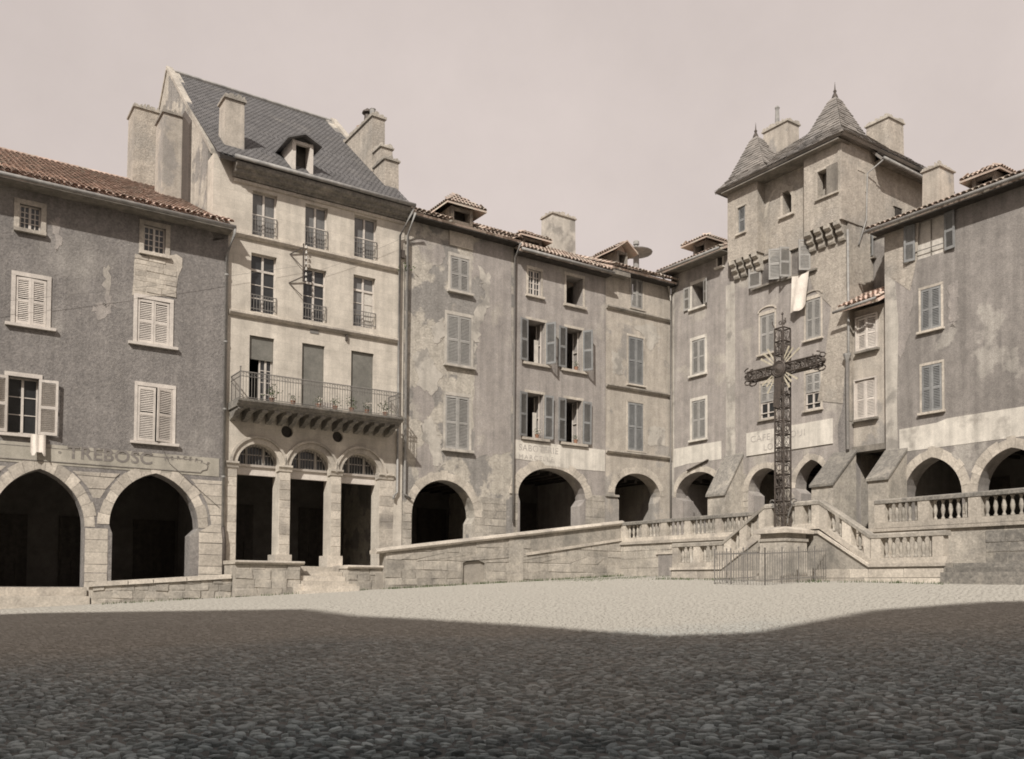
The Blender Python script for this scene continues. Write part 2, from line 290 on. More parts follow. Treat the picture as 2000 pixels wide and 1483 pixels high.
def tiled_slope(T, parent, m, x0, x1, ye, ze, yr, zr, single=120, skip=None, jit=1.0):
    """canal tiles from the eave (ye,ze) up to (yr,zr); the first rows tile by tile, the rest one joined piece"""
    me, proto = tile_mesh(m); ln = math.hypot(yr-ye, zr-ze); pit = math.atan2(zr-ze, yr-ye); rows = max(1, int(ln/.37)); cols = max(1, int((x1-x0)/.215)); k = 0; rest = MB()
    pv = np.array(proto.v)
    for j in range(rows):
        for i in range(cols):
            x = x0+(i+.5)*(x1-x0)/cols+random.uniform(-.012, .012); d = j*.37+random.uniform(-.03, .03)*jit
            y = ye+d*math.cos(pit); z = ze+d*math.sin(pit)+.005
            if skip and skip(x, y): continue
            ry, rz = random.uniform(-.06, .06), random.uniform(-.05, .05)
            if k < single:
                o = T.put('tile', me, x, y, z, 0, parent=None); o.parent = parent; o.rotation_euler = (pit-.05, ry, rz); k += 1
            else:
                mt = np.array(Matrix.Rotation(rz, 3, 'Z') @ Matrix.Rotation(ry, 3, 'Y') @ Matrix.Rotation(pit-.05, 3, 'X'))
                rest.add(pv @ mt.T+np.array([x, y, z]), proto.f)
    if rest.v:
        o = T.part('tiles', m, rest, parent=parent, fix=False, kind='stuff')
def slate_face(mb, A, B, C, D, rows, cols, nrm, lift=.02):
    """courses of slates on the face A-B (eave) to D-C (ridge)"""
    A, B, C, D = map(np.array, (A, B, C, D)); nrm = np.array(nrm)/np.linalg.norm(nrm)
    P = lambda u, v: (A*(1-u)+B*u)*(1-v)+(D*(1-u)+C*u)*v
    for j in range(rows):
        v0, v1 = j/rows, min(1, (j+1.25)/rows); wd = np.linalg.norm(P(1, v0)-P(0, v0)); n = max(1, int(cols*wd/np.linalg.norm(B-A)))
        for i in range(n+1):
            u0, u1 = max(0, (i-.5*(j % 2))/n), min(1, (i+1-.5*(j % 2))/n-.004)
            if u1-u0 < .1/n: continue
            e = lift*random.uniform(.6, 1.5); a, b, c, d = P(u0, v0)+nrm*e, P(u1, v0)+nrm*e*random.uniform(.7, 1.3), P(u1, v1)+nrm*.004, P(u0, v1)+nrm*.004
            a2, b2 = a-nrm*e*.8, b-nrm*e*.8
            mb.add([a, b, c, d, a2, b2], [(0, 1, 2, 3), (4, 5, 1, 0)])
def slab(T, name, m, pts, th=.12, parent=None):
    """closed slab under the polygon pts (3D, planar)"""
    p = [np.array(q) for q in pts]; n = np.cross(p[1]-p[0], p[-1]-p[0]); n = n/np.linalg.norm(n)
    if n[2] < 0: n = -n
    k = len(p); b = MB().add(p+[q-n*th for q in p], [tuple(range(k)), tuple(range(2*k-1, k-1, -1))]+[(i, (i+1) % k, k+(i+1) % k, k+i) for i in range(k)])
    return T.part(name, m, b, parent=parent)
def arc(x0, x1, zs, za, n=16):
    """left spring -> apex -> right spring; round or pointed"""
    h = (x1-x0)/2; r = za-zs; xm = (x0+x1)/2; out = []
    if r > h*1.03:
        Rr = (h*h+r*r)/(2*h); amax = math.acos((Rr-h)/Rr)
        for i in range(n//2+1): a = amax*i/(n//2); out.append((x0+Rr-Rr*math.cos(a), zs+Rr*math.sin(a)))
        out += [(2*xm-p[0], p[1]) for p in reversed(out[:-1])]
    else:
        for i in range(n+1): a = math.pi*i/n; out.append((xm-h*math.cos(a), zs+r*math.sin(a)))
    return out
def arch_hole(x0, x1, zs, za, zf, il=.08, ir=.08, drop=.18):
    return [(x0+il, zf), (x0+il, zs-drop), (x0, zs-.02)]+arc(x0, x1, zs, za)+[(x1, zs-.02), (x1-ir, zs-drop), (x1-ir, zf)]
def voussoirs(T, x0, x1, zs, za, th=.42, n=13, m='stone', pr=.025, y=0):
    inn = arc(x0+.004, x1-.004, zs, za, 64); out = arc(x0-th, x1+th, zs, za+th*1.05, 64)
    for i in range(n):
        a, b = int(64*i/n+.5), int(64*(i+1)/n+.5); md = (a+b)//2; g = .012; e = random.uniform(.5, 1.2)*pr*.7; thk = random.uniform(.72, 1.0)
        P = lambda lst, k, q=0: lst[k]
        def lerp(k): return (inn[k][0]+(out[k][0]-inn[k][0])*thk, inn[k][1]+(out[k][1]-inn[k][1])*thk)
        poly = [inn[a], inn[md], inn[b], lerp(b), lerp(md), lerp(a)]; cx = sum(p[0] for p in poly)/6; cz = sum(p[1] for p in poly)/6
        sh = lambda p, f: (cx+(p[0]-cx)*f, cz+(p[1]-cz)*f)
        fr = [sh(p, .972) for p in poly]; bk = [sh(p, .99) for p in poly]
        b2 = MB().add([(p[0], y-e, p[1]) for p in fr]+[(p[0], y+.03, p[1]) for p in bk], [tuple(range(5, -1, -1)), tuple(range(6, 12))]+[(k, (k+1) % 6, 6+(k+1) % 6, 6+k) for k in range(6)])
        T.part('voussoir', m, b2)
def masonry(T, x0, x1, zlo, zhi, rh=.36, ln=(.45, .95), m='stone', y=0, pr=.02, blocked=None, rough=.012, parent=None, name='stone', limit=300, lean=0):
    """single stones laid in courses, joints recessed; zlo / zhi may be functions of x; blocked(z) gives intervals to leave free"""
    zl = zlo if callable(zlo) else (lambda x: zlo); zh = zhi if callable(zhi) else (lambda x: zhi); z = min(zl(x0), zl(x1)); top = max(zh(x0), zh(x1)); k = 0; rest = MB()
    while z < top-.06:
        h = rh*random.uniform(.8, 1.2)
        if z+h > top-.1: h = top-z
        free = [(x0, x0, x1, x1)]                       # (left at bottom, left at top, right at bottom, right at top)
        if blocked:
            for (a0, b0), (a1, b1) in zip(blocked(z), blocked(z+h)):
                nf = []
                for lb, lt, rb, rt in free:
                    if max(a0, a1) > min(rb, rt) or min(b0, b1) < max(lb, lt):
                        nf.append((lb, lt, rb, rt)); continue
                    if max(a0, a1)-lb > .1: nf.append((lb, lt, a0, a1))
                    if rb-min(b0, b1) > .1: nf.append((b0, b1, rb, rt))
                free = nf
        for lb, lt, rb, rt in free:
            span = min(rb, rt)-max(lb, lt)
            if span < .08: continue
            n = max(1, int(round(span/random.uniform(*ln)))); cuts = [0]+sorted((i+random.uniform(-.22, .22))/n for i in range(1, n))+[1]
            for c0, c1 in zip(cuts, cuts[1:]):
                qb0, qb1, qt0, qt1 = lb+(rb-lb)*c0, lb+(rb-lb)*c1, lt+(rt-lt)*c0, lt+(rt-lt)*c1; xm = (qb0+qb1)/2
                z0, z1 = max(z, zl(xm)), min(z+h, zh(xm))
                if z1-z0 < .07: continue
                g = .006; e = pr*random.uniform(.2, 1.3); j = lambda: random.uniform(-rough, rough); cz = .007
                f = [(qb0+g+cz+j(), y-e+j()*.3, z0+g+cz+j()), (qb1-g-cz+j(), y-e+j()*.3, z0+g+cz+j()), (qt1-g-cz+j(), y-e+j()*.3, z1-g-cz+j()), (qt0+g+cz+j(), y-e+j()*.3, z1-g-cz+j())]
                bk = [(qb0+g, y+.01, z0+g), (qb1-g, y+.01, z0+g), (qt1-g, y+.01, z1-g), (qt0+g, y+.01, z1-g)]
                if k < limit: T.part(name, m, MB().hull8(f, bk), parent=parent); k += 1
                else: rest.hull8(f, bk)
        z += h
    if rest.v: T.part(name+'s', m, rest, parent=parent, kind='stuff')
def text(T, s, x, z, size, m, y=-.012, sx=1, bold=.0, space=1.0, rot=0, parent=None, align='LEFT'):
    c = bpy.data.curves.new('lettering', 'FONT'); c.body = s; c.size = size; c.extrude = .003; c.offset = bold; c.space_character = space; c.align_x = align
    tmp = bpy.data.objects.new('lettering', c); me = bpy.data.meshes.new_from_object(tmp); bpy.data.objects.remove(tmp); me.materials.clear(); me.materials.append(M[m]); o = obj('lettering', me, parent or T.e); o.location = (x-T.o[0], y-T.o[1], z-T.o[2]); o.rotation_euler = (rad(90), rot, 0); o.scale = (sx, 1, 1); return o
def chimney(T, x0, x1, y0, y1, z0, z1, m='plaster_pale', cap=.18, capm='old_stone', parent=None, bits=3, pr=.08):
    b = MB(); j = .03
    b.hull8([(x0, y0, z0), (x1, y0, z0), (x1, y1, z0), (x0, y1, z0)], [(x0+j, y0+j, z1), (x1-j, y0+j, z1), (x1-j, y1-j, z1), (x0+j, y1-j, z1)])
    o = T.part('chimney', m, b, parent=parent)
    if parent is None or True:
        pr = pr*.45; c = MB().box(x0-pr, x1+pr, y0-pr, y1+pr, z1+.002, z1+cap*.55); zz = z1+cap*.55
        for yy0, yy1 in ((y0-.01, y0+.2), (y1-.2, y1+.01)):
            xx = x0
            while xx < x1-.06:
                wd_ = random.uniform(.1, .26); x2 = min(x1, xx+wd_); hh1, hh2 = random.uniform(.04, .2), random.uniform(.04, .2)
                c.hull8([(xx, yy0, zz), (x2, yy0, zz), (x2, yy1, zz), (xx, yy1, zz)], [(xx+.02, yy0+.02, zz+hh1), (x2-.02, yy0+.02, zz+hh2), (x2-.02, yy1-.02, zz+hh2), (xx+.02, yy1-.02, zz+hh1)]); xx = x2+random.uniform(0, .05)
        for xx0, xx1 in ((x0-.01, x0+.2), (x1-.2, x1+.01)):
            yy = y0+.2
            while yy < y1-.26:
                y2 = min(y1-.2, yy+random.uniform(.12, .3)); hh1, hh2 = random.uniform(.04, .18), random.uniform(.04, .18)
                c.hull8([(xx0, yy, zz), (xx1, yy, zz), (xx1, y2, zz), (xx0, y2, zz)], [(xx0+.02, yy+.02, zz+hh1), (xx1-.02, yy+.02, zz+hh1), (xx1-.02, y2-.02, zz+hh2), (xx0+.02, y2-.02, zz+hh2)]); yy = y2+.02
        if parent is None: T.part('chimney_cap', capm, c, parent=o)
        else: T.part('chimney_cap', capm, c, parent=parent)
    return o
def dormer(T, x0, x1, y0, zb, zt, dp=1.6, m='plaster_grey', rm='tile_old', ov=.35, hip=True, rise=None, tiles=True, name='dormer'):
    """little roof house: cheeks and front with a dark opening, ridge running back"""
    xm = (x0+x1)/2; rise = rise or (x1-x0)*.42; b = MB(); t = .14
    b.box(x0, x0+t, y0, y0+dp, zb, zt); b.box(x1-t, x1, y0, y0+dp, zb, zt); b.box(x0+t, x1-t, y0+.02, y0+.16, zb, zb+.12); b.box(x0+t, x1-t, y0+.02, y0+.16, zt-.12, zt)
    d = T.part(name, m, b); T.part('opening', 'wood_dark', MB().box(x0+t, x1-t, y0+.45, y0+.5, zb, zt), parent=d)
    e0, e1, f0 = x0-ov, x1+ov, y0-ov; zr = zt+rise; ze = zt-.05; rf = MB(); apex_y = y0+(.55 if hip else -ov)
    A, Bq, Cq, Dq = (e0, f0, ze), (e1, f0, ze), (e1, y0+dp+.6, ze), (e0, y0+dp+.6, ze); P1, P2 = (xm, apex_y, zr), (xm, y0+dp+.6, zr)
    for tri in ([A, Bq, P1], [Bq, Cq, P2, P1], [Dq, A, P1, P2]) if hip else ([Bq, Cq, P2, P1], [Dq, A, P1, P2]):
        k = len(tri); rf.add([(p[0], p[1], p[2]) for p in tri]+[(p[0], p[1], p[2]-.07) for p in tri], [tuple(range(k)), tuple(range(2*k-1, k-1, -1))]+[(i, (i+1) % k, k+(i+1) % k, k+i) for i in range(k)])
    if not hip: rf.prism([(x0, zt-.02), (x1, zt-.02), (xm, zr-.08)], y0+.1, y0+.2)
    r = T.part('dormer_roof', rm, rf, parent=d)
    if tiles:
        tl = MB(); pv0 = tile_mesh(rm)[1]; pv = np.array(pv0.v)*.8
        for sgn in (-1, 1):
            pit = math.atan2(zr-ze, xm-e0); ln = math.hypot(zr-ze, xm-e0); n = int((dp+ov)/.18)
            for i in range(n):
                y = f0+.1+i*.18; frac = 1 if (not hip or y > apex_y) else max(.15, (y-f0)/(apex_y-f0))
                for j in range(max(1, int(ln*frac/.34))):
                    dd = j*.34+(1-frac)*0; base = np.array([(e0 if sgn < 0 else e1)-sgn*dd*math.cos(pit)*1, y, ze+dd*math.sin(pit)+.02])
                    mt = np.array(Matrix.Rotation(-sgn*math.pi/2*-1, 3, 'Z') @ Matrix.Rotation(pit-.04, 3, 'X'))
                    tl.add(pv @ mt.T+base, pv0.f)
        if hip:
            pit = math.atan2(zr-ze, apex_y-f0); ln = math.hypot(zr-ze, apex_y-f0)
            for j in range(int(ln/.34)+1):
                hw = (e1-e0)/2*(1-j*.34/ln)
                for i in range(int(2*hw/.18)):
                    base = np.array([xm-hw+(i+.5)*.18, f0+j*.34*math.cos(pit), ze+j*.34*math.sin(pit)+.02]); mt = np.array(Matrix.Rotation(pit-.04, 3, 'X')); tl.add(pv @ mt.T+base, pv0.f)
        T.part('tiles', rm, tl, parent=d, fix=False, kind='stuff')
    return d
def pipe(T, pts, r=.055, m='zinc', name='downpipe'): return T.part(name, m, MB().tube(pts, r, 8), smooth=True)
def shell(T, x0, x1, zb, zt, dp, m, t=.4, y0=.75):
    """side and back walls of a house"""
    e = .006; b = MB().box(x0+e, x0+t, y0, dp, zb, zt).box(x1-t, x1-e, y0, dp, zb, zt).box(x0+t, x1-t, dp-t, dp, zb, zt); return T.part('side_walls', m, b)
def gallery(T, x0, x1, zf, zc, dp=5.0, y0=.76):
    """the arcade walk behind the arches: back wall with shop doors, beamed ceiling, floor"""
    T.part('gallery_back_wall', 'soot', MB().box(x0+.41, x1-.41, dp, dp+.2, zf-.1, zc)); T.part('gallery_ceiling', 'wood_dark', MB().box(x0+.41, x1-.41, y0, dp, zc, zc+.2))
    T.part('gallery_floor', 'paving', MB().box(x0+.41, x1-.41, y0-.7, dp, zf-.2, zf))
    n = max(1, int((x1-x0)/2.6))
    for i in range(n):
        xc = x0+(i+.5)*(x1-x0)/n; b = MB().box(xc-.8, xc+.8, dp-.06, dp-.003, zf, zf+2.7)
        for k in range(4): b.box(xc-.74+k*.38, xc-.44+k*.38, dp-.09, dp-.058, zf+.2, zf+1.1)
        T.part('shop_door', 'wood_dark', b)
    bm = MB()
    for i in range(int((x1-x0)/.7)): bm.box(x0+.5+i*.7, x0+.66+i*.7, y0+.05, dp-.1, zc-.18, zc-.002)
    T.part('beams', 'wood_dark', bm, kind='stuff')
def ragged(T, name, m, px, y0, y1, amp=.07, n_=9):
    base = [T.at(*p) for p in px]; pts = []
    for p, q2 in zip(base, base[1:]+base[:1]):
        for k in range(n_): u = k/n_; pts.append((p[0]+(q2[0]-p[0])*u+random.gauss(0, amp), p[1]+(q2[1]-p[1])*u+random.gauss(0, amp)))
    T.part(name, m, MB().prism(pts, y0, y1))
#BODY
# ================================================================== the square (ground), terrace
gx = np.concatenate([np.linspace(-260, -50, 8), np.linspace(-45, 45, 61), np.linspace(50, 260, 8)]); gy = np.concatenate([np.linspace(-200, -30, 8), np.linspace(-25, 60, 58), np.linspace(70, 300, 8)])
X, Y = np.meshgrid(gx, gy); Z = G(X, Y); nx = len(gx)
gm = MB(); gm.v = [tuple(map(float, p)) for p in zip(X.ravel(), Y.ravel(), Z.ravel())]
gm.f = [(j*nx+i, j*nx+i+1, (j+1)*nx+i+1, (j+1)*nx+i) for j in range(len(gy)-1) for i in range(nx-1)]
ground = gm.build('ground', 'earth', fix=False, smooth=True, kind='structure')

def cobbles():
    sx, sy = .115, .08; xs, ys = [], []; rows = []; y = 5.6
    pts = []
    while y < 37.5:
        hw = .60*y+4.5; n = int(2*hw/(sx if y < 19 else sx*1.5)); x = np.linspace(-hw, hw, n)+RNG.uniform(-.05, .05, n); yy = np.full(n, y)+RNG.uniform(-.03, .03, n)+.05*np.sin(x*1.3+y)
        pts.append(np.stack([x, yy], 1)); y += sy*(1 if y < 19 else 1.5)
    P = np.concatenate(pts)
    lx = (P-np.array(CORNER)) @ L.x[:2]; lw = -((P-np.array(CORNER)) @ L.y[:2]); rt = lw; rw = -lx
    bad = ((lx < -16) & (lw < 1.75)) | ((lx >= -17) & (lw < 1.95)) | (rw < 5.1) | ((rt > 6.9) & (rt < 20.4) & (rw < 7.7)) | ((lx < -26.8) & (lw < 2.1))
    P = P[~bad]; n = len(P); K = 6
    ang = np.linspace(0, 2*np.pi, K, endpoint=False)[None]+RNG.uniform(-.25, .25, (n, K)); rr = RNG.uniform(.82, 1.1, (n, K)); sz = RNG.uniform(.62, 1.18, (n, 1)); far = np.where(P[:, 1:] < 19, 1., 1.5); ax = .061*sz*rr*far; ay = .040*sz*rr*far; rot = RNG.normal(0, .4, (n, 1))
    ux, uy = ax*np.cos(ang), ay*np.sin(ang); ox = ux*np.cos(rot)-uy*np.sin(rot); oy = ux*np.sin(rot)+uy*np.cos(rot)
    h = RNG.uniform(.009, .034, (n, 1))*np.clip(1.45-P[:, 1:]/22, .2, 1); tilt = RNG.normal(0, .15, (n, 2))*np.clip(1.4-P[:, 1:]/22, .15, 1)
    g = G(P[:, 0], P[:, 1])[:, None]
    def ring(s, hh): x = ox*s; y = oy*s; return np.stack([P[:, :1]+x, P[:, 1:]+y, g+hh+x*tilt[:, :1]+y*tilt[:, 1:]], -1)
    V = np.concatenate([ring(1.0, -.02), ring(.94, h*.78), ring(.66, h)], 1)      # n, 3K, 3
    f = []
    for a in (0, 1):
        for k in range(K): k2 = (k+1) % K; f.append((a*K+k, a*K+k2, (a+1)*K+k2, (a+1)*K+k))
    f = np.array(f); near = np.argsort(P[:, 1]+.25*np.abs(P[:, 0])); near = [i for i in near if P[i, 1] > 6.35 and abs(P[i, 0]) < .575*P[i, 1]][:300]
    keep = np.ones(n, bool); keep[near] = False; Vk = V[keep]; m = len(Vk)
    me = bpy.data.meshes.new('cobbles'); nv = m*3*K; nq = m*len(f)
    quads = (f[None]+(np.arange(m)*3*K)[:, None, None]).reshape(-1, 4); tops = (np.arange(K)[None]+2*K+(np.arange(m)*3*K)[:, None])
    me.vertices.add(nv); me.vertices.foreach_set('co', Vk.reshape(-1).astype(np.float32))
    loops = np.concatenate([quads.ravel(), tops.ravel()]).astype(np.int32); me.loops.add(len(loops)); me.loops.foreach_set('vertex_index', loops)
    st = np.concatenate([np.arange(nq)*4, nq*4+np.arange(m)*K]).astype(np.int32); me.polygons.add(nq+m); me.polygons.foreach_set('loop_start', st)
    me.update(calc_edges=True); me.validate(); me.shade_smooth(); me.materials.append(M['cobble'])
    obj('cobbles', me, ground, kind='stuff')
    for i in near:
        c = np.array([P[i, 0], P[i, 1], g[i, 0]]); b = MB(); b.add(V[i]-c, [tuple(q) for q in f]+[tuple(range(2*K, 3*K))])
        obj('cobble', b.mesh('cobble', 'cobble', fix=False, smooth=True), ground, tuple(c))
cobbles()

tr = MB(); q = lambda F, x, w_, z: tuple(F.w(x, -w_, z))
ramp = lambda x: 2.05+(x+17.2)*(3.6-2.05)/12.4
tr.hull8([q(L, -17.2, 1.6, -1), q(L, -4.8, 1.6, -1), q(L, -4.8, -.7, -1), q(L, -17.2, -.7, -1)], [q(L, -17.2, 1.6, 2.05), q(L, -4.8, 1.6, 3.6), q(L, -4.8, -.7, 3.6), q(L, -17.2, -.7, 2.05)])
tr.hull8([q(R, 0, 4.7, -1), q(R, 30, 4.7, -1), q(R, 30, -.7, -1), q(R, 0, -.7, -1)], [q(R, 0, 4.7, 3.598), q(R, 30, 4.7, 3.598), q(R, 30, -.7, 3.598), q(R, 0, -.7, 3.598)])
tr.build('terrace', 'paving', kind='structure')

def wall_poly(x0, x1, zb, zt, arches): return [(x0, zb), (x1, zb), (x1, zt), (x0, zt)]
def blocked_fn(arcs, th=.44, zfs=0):
    def f(z):
        out = []
        for (x0, x1, zs, za) in arcs:
            if z < zs: out.append((x0-.02, x1+.02))
            else:
                a = arc(x0-th, x1+th, zs, za+th*1.05, 64); xs = None
                for p, r_ in zip(a, a[1:]):
                    if p[1] <= z <= r_[1]: xs = p[0]
                if xs is None: out.append(((x0+x1)/2, (x0+x1)/2-.001))
                else: out.append((xs, x0+x1-xs))
        return out
    return f

# ================================================================== A: grey roughcast house with the painted shop sign
A = Th('arcaded_house', 'grey roughcast house with red canal tiles and TREBOSC shop sign over two pointed arches', 'house', L, -22.6, 1.0, group='arcaded houses round the square')
ax0, ax1, aze = -36.0, -22.605, 14.75
aw = {}
aw['at'] = rect(A, 281, 323, 443, 495); aw['atl'] = rect(A, 38, 80, 402, 450)
aw['md'] = rect(A, 268, 331, 587, 673); aw['mdl'] = rect(A, 30, 91, 543, 636)
aw['lo'] = rect(A, 268, 337, 757, 864); aw['lol'] = rect(A, 14, 75, 737, 848)
xr, zs = A.at(165, 1030); xa, za = A.at(78, 916); a1 = (2*xa-xr, xr, zs+.02, za)
x0_, zs0 = A.at(213, 1030); x1_, zs1 = A.at(388, 1003); xa, za = A.at(315, 930); a2 = (x0_, x1_, zs0+.1, za+.08)
a0 = (a1[0]-1.0-3.4, a1[0]-1.0, a1[2], a1[3])
holes = [loop(r) for r in aw.values()]+[arch_hole(*a1, 1.45, il=.1, ir=.0), arch_hole(*a2, 1.45, il=.1, ir=.28, drop=.3), arch_hole(*a0, 1.45)]
zsplit = A.at(250, 925)[1]
A.part('front_wall', 'roughcast', MB().prism([(ax0, 0), (ax1, 0), (ax1, aze), (ax0, aze)], 0, .75, holes))
shell(A, ax0, ax1, 0, 14.7, 12, 'roughcast'); gallery(A, ax0, ax1, 1.45, 6.0)
masonry(A, ax0+3, ax1-.02, .6, zsplit-.03, .36, (.5, 1.0), 'stone', 0, .02, blocked_fn([a0, a1, a2]))
for q_ in (a1, a2): voussoirs(A, *q_, th=.44, n=15)
bt = A.at(250, 886)[1]; zt_ = A.at(250, 888)[1]; zb_ = A.at(250, 913)[1]; xe = A.at(405, 900)[0]; h_ = zt_-zb_; cus = [(xe-.25, zb_), (xe-.18, zb_+h_*.18), (xe-.02, zb_+h_*.3), (xe, zb_+h_*.5), (xe-.02, zb_+h_*.7), (xe-.18, zb_+h_*.82), (xe-.25, zt_)]
A.part('sign_ground', 'band', MB().prism([(ax0+.1, zb_-.1), (A.at(428, 900)[0], zb_-.1), (A.at(428, 900)[0], zt_+.12), (ax0+.1, zt_+.12)], -.014, .01))
sg = A.part('shop_sign', 'band', MB().prism([(ax0+.2, zb_)]+cus+[(ax0+.2, zt_)], -.03, -.012))
bo = MB(); lp = [(ax0+.2, zb_)]+cus+[(ax0+.2, zt_)]
for p, r_ in zip(lp, lp[1:]):
    d = math.hypot(r_[0]-p[0], r_[1]-p[1]); n_ = (-(r_[1]-p[1])/d*.012, (r_[0]-p[0])/d*.012); bo.prism([(p[0]-n_[0], p[1]-n_[1]), (r_[0]-n_[0], r_[1]-n_[1]), (r_[0]+n_[0], r_[1]+n_[1]), (p[0]+n_[0], p[1]+n_[1])], -.036, -.028)
A.part('sign_border', 'ink', bo, parent=sg)
tx0 = A.at(131, 890)[0]; tx1 = A.at(316, 905)[0]
text(A, 'TREBOSC', tx0, zb_+.16, .60, 'ink', -.034, bold=.012, parent=sg, sx=(tx1-tx0)/2.95, space=1.05); text(A, '.', A.at(112, 890)[0], zb_+.3, .6, 'ink', -.034, parent=sg, bold=.012)
mx0 = A.at(322, 905)[0]
for i_, ch in enumerate('MERCERIE'):
    u_ = i_/7; text(A, ch, mx0+u_*1.42, zb_+.24+.17*math.sin(math.pi*(.15+.75*u_)), .20, 'ink', -.034, parent=sg, rot=rad(-22+44*u_), bold=.0)
surround(A, aw['at'], 'stone', .16, .03, .16, .12, .0); casement(A, aw['at'], 4, 4, .14, 'paint_pale', bar=.03)
surround(A, aw['atl'], 'stone', .16, .03, .16, .12, .0); casement(A, aw['atl'], 4, 4, .14, 'paint_pale', bar=.03)
for k_, slt in (('md', 1), ('mdl', 1)):
    r_ = aw[k_]; surround(A, r_, 'paint_pale', .13, .03, .14, .1, .16); wv = (r_[1]-r_[0])/2-.005
    shutter(A, r_[0]+.005, r_[2]+.02, r_[3]-.02, wv, 1, 0, 'paint_pale', y=.02, slats=True); shutter(A, r_[1]-.005, r_[2]+.02, r_[3]-.02, wv, -1, 0, 'paint_pale', y=.02, slats=True)
r_ = aw['lo']; surround(A, r_, 'paint_pale', .1, .03, .14, .1, .12); wv = (r_[1]-r_[0])/2-.005
shutter(A, r_[0]+.005, r_[2]+.02, r_[3]-.02, wv, 1, 1, 'paint_pale', y=.0, slats=True); shutter(A, r_[1]-.005, r_[2]+.02, r_[3]-.02, wv, -1, 17, 'paint_pale', y=.0, slats=True)
r_ = aw['lol']; surround(A, r_, 'paint_pale', .1, .03, .14, .1, .12); wv = (r_[1]-r_[0])/2
shutter(A, r_[1]-.005, r_[2]+.02, r_[3]-.02, wv+.12, -1, 172, 'paint_pale', y=-.06, slats=True); shutter(A, r_[0], r_[2]+.02, r_[3]-.02, wv, 1, 175, 'paint_pale', y=-.06); casement(A, r_, 2, 3, .25)
pp = [A.at(*p) for p in ((258, 576), (261, 545), (262, 510), (270, 500), (335, 499), (345, 497), (356, 505), (356, 522), (348, 540), (345, 560), (343, 580))]
A.part('bare_stone_patch', 'stone', MB().prism(pp, -.012, .02)); masonry(A, A.at(262, 540)[0], A.at(345, 540)[0], A.at(300, 574)[1], A.at(300, 503)[1], .2, (.25, .5), 'stone', -.012, .014, limit=40)
p1, p2, p3 = A.at(312, 868), A.at(330, 905), A.at(428, 992); A.part('cable', 'iron_pale', MB().tube([(p1[0], -.05, p1[1]), (p2[0], -.06, p2[1]), (p3[0], -.05, p3[1])], .009, 4))
for px in ([(205, 520), (215, 525), (218, 590), (208, 600)], [(180, 600), (200, 590), (225, 600), (190, 625)], [(100, 430), (112, 425), (125, 470), (110, 490)]): ragged(A, 'pale_plaster_patch', 'plaster_mauve', px, -.006, .01, .06)
# roof
zr_, yr_ = 19.75, 9.7; ea = slab(A, 'roof', 'tile', [(ax0, -.62, aze-.02), (ax1, -.62, aze-.02), (ax1, yr_, zr_), (ax0, yr_, zr_)], .12); slab(A, 'rear_roof', 'tile', [(ax0, yr_, zr_), (ax1, yr_, zr_), (ax1, 19.5, 14.5), (ax0, 19.5, 14.5)], .12)
tiled_slope(A, ea, 'tile', ax0, ax1, -.7, aze+.03, yr_, zr_+.05, 290, skip=lambda x, y: x > -23.25 and y > -.15)
rd = MB()
for i in range(34): rd.tube([(ax0+i*.4, yr_, zr_+.06), (ax0+i*.4+.43, yr_, zr_+.08)], .11, 8)
A.part('ridge_tiles', 'tile', rd, parent=ea, kind='stuff')
A.part('eave_board', 'wood_grey', MB().box(ax0, ax1, -.6, .0, aze-.2, aze-.16)); pipe(A, [(ax0, -.74, aze-.1), (ax1+.05, -.74, aze-.13)], .075, 'zinc', 'gutter')
zg = A.at(433, 1030)[1]; xp = A.at(439, 700)[0]
pipe(A, [(ax1+.02, -.74, aze-.15), (ax1+.02, -.7, aze-.35), (xp, -.1, aze-.95), (xp, -.1, zg)]); pipe(A, [(xp, -.12, zg), (xp+.05, -.14, zg-.5), (xp+.05, -.14, 1.9)], .07, 'iron')
for z_ in (13, 10.5, 8, 5.5): A.part('pipe_collar', 'zinc', MB().tube([(xp, -.1, z_), (xp, -.1, z_+.06)], .075, 8))

# ================================================================== B: ashlar house with the balcony
B = Th('balcony_house', 'tall pale ashlar house with steep slate roof, iron balcony and triple-arched arcade', 'house', L, -19.0, 1.0)
bx0, bx1 = -22.595, -15.305; bzt = 17.0; bup = -23.2
bw = [rect(B, *v) for v in ((493, 541, 377, 463), (596, 640, 402, 485), (692, 736, 424, 505), (490, 540, 498, 612), (592, 637, 525, 628), (690, 733, 540, 640))]
zslab = B.at(620, 796, 1.2)[1]
bd = [(B.at(l_, 700)[0], B.at(r_, 700)[0], zslab+.02, B.at((l_+r_)/2, t_)[1]) for l_, r_, t_ in ((487, 535, 658), (590, 634, 673), (686, 730, 688))]
ba = []
for l_, r_, ys_, ya_ in ((463, 546, 909, 862), (567.5, 647, 918, 873), (666.5, 741, 927, 883)):
    x0 = B.at(l_, ys_)[0]; x1 = B.at(r_, ys_)[0]; zs = B.at((l_+r_)/2, ys_)[1]; ba.append((x0, x1, zs, zs+(x1-x0)/2))
holes = [loop(r) for r in bw+bd]+[[(a[0], 2.28)]+[(a[0], a[2]-.001)]+arc(*a)[1:-1]+[(a[1], a[2]-.001), (a[1], 2.28)] for a in ba]
oc = [(B.at(561, 843), .235), (B.at(660, 853), .225)]
holes += [[(c[0]+r*math.cos(2*math.pi*k/20), c[1]+r*math.sin(2*math.pi*k/20)) for k in range(20)] for c, r in oc]
zA = 14.2
B.part('front_wall', 'ashlar', MB().prism([(bx0, 0), (bx1, 0), (bx1, bzt+.5), (bup, bzt+.5), (bup, zA), (bx0, zA)], 0, .75, holes))
sh = MB()
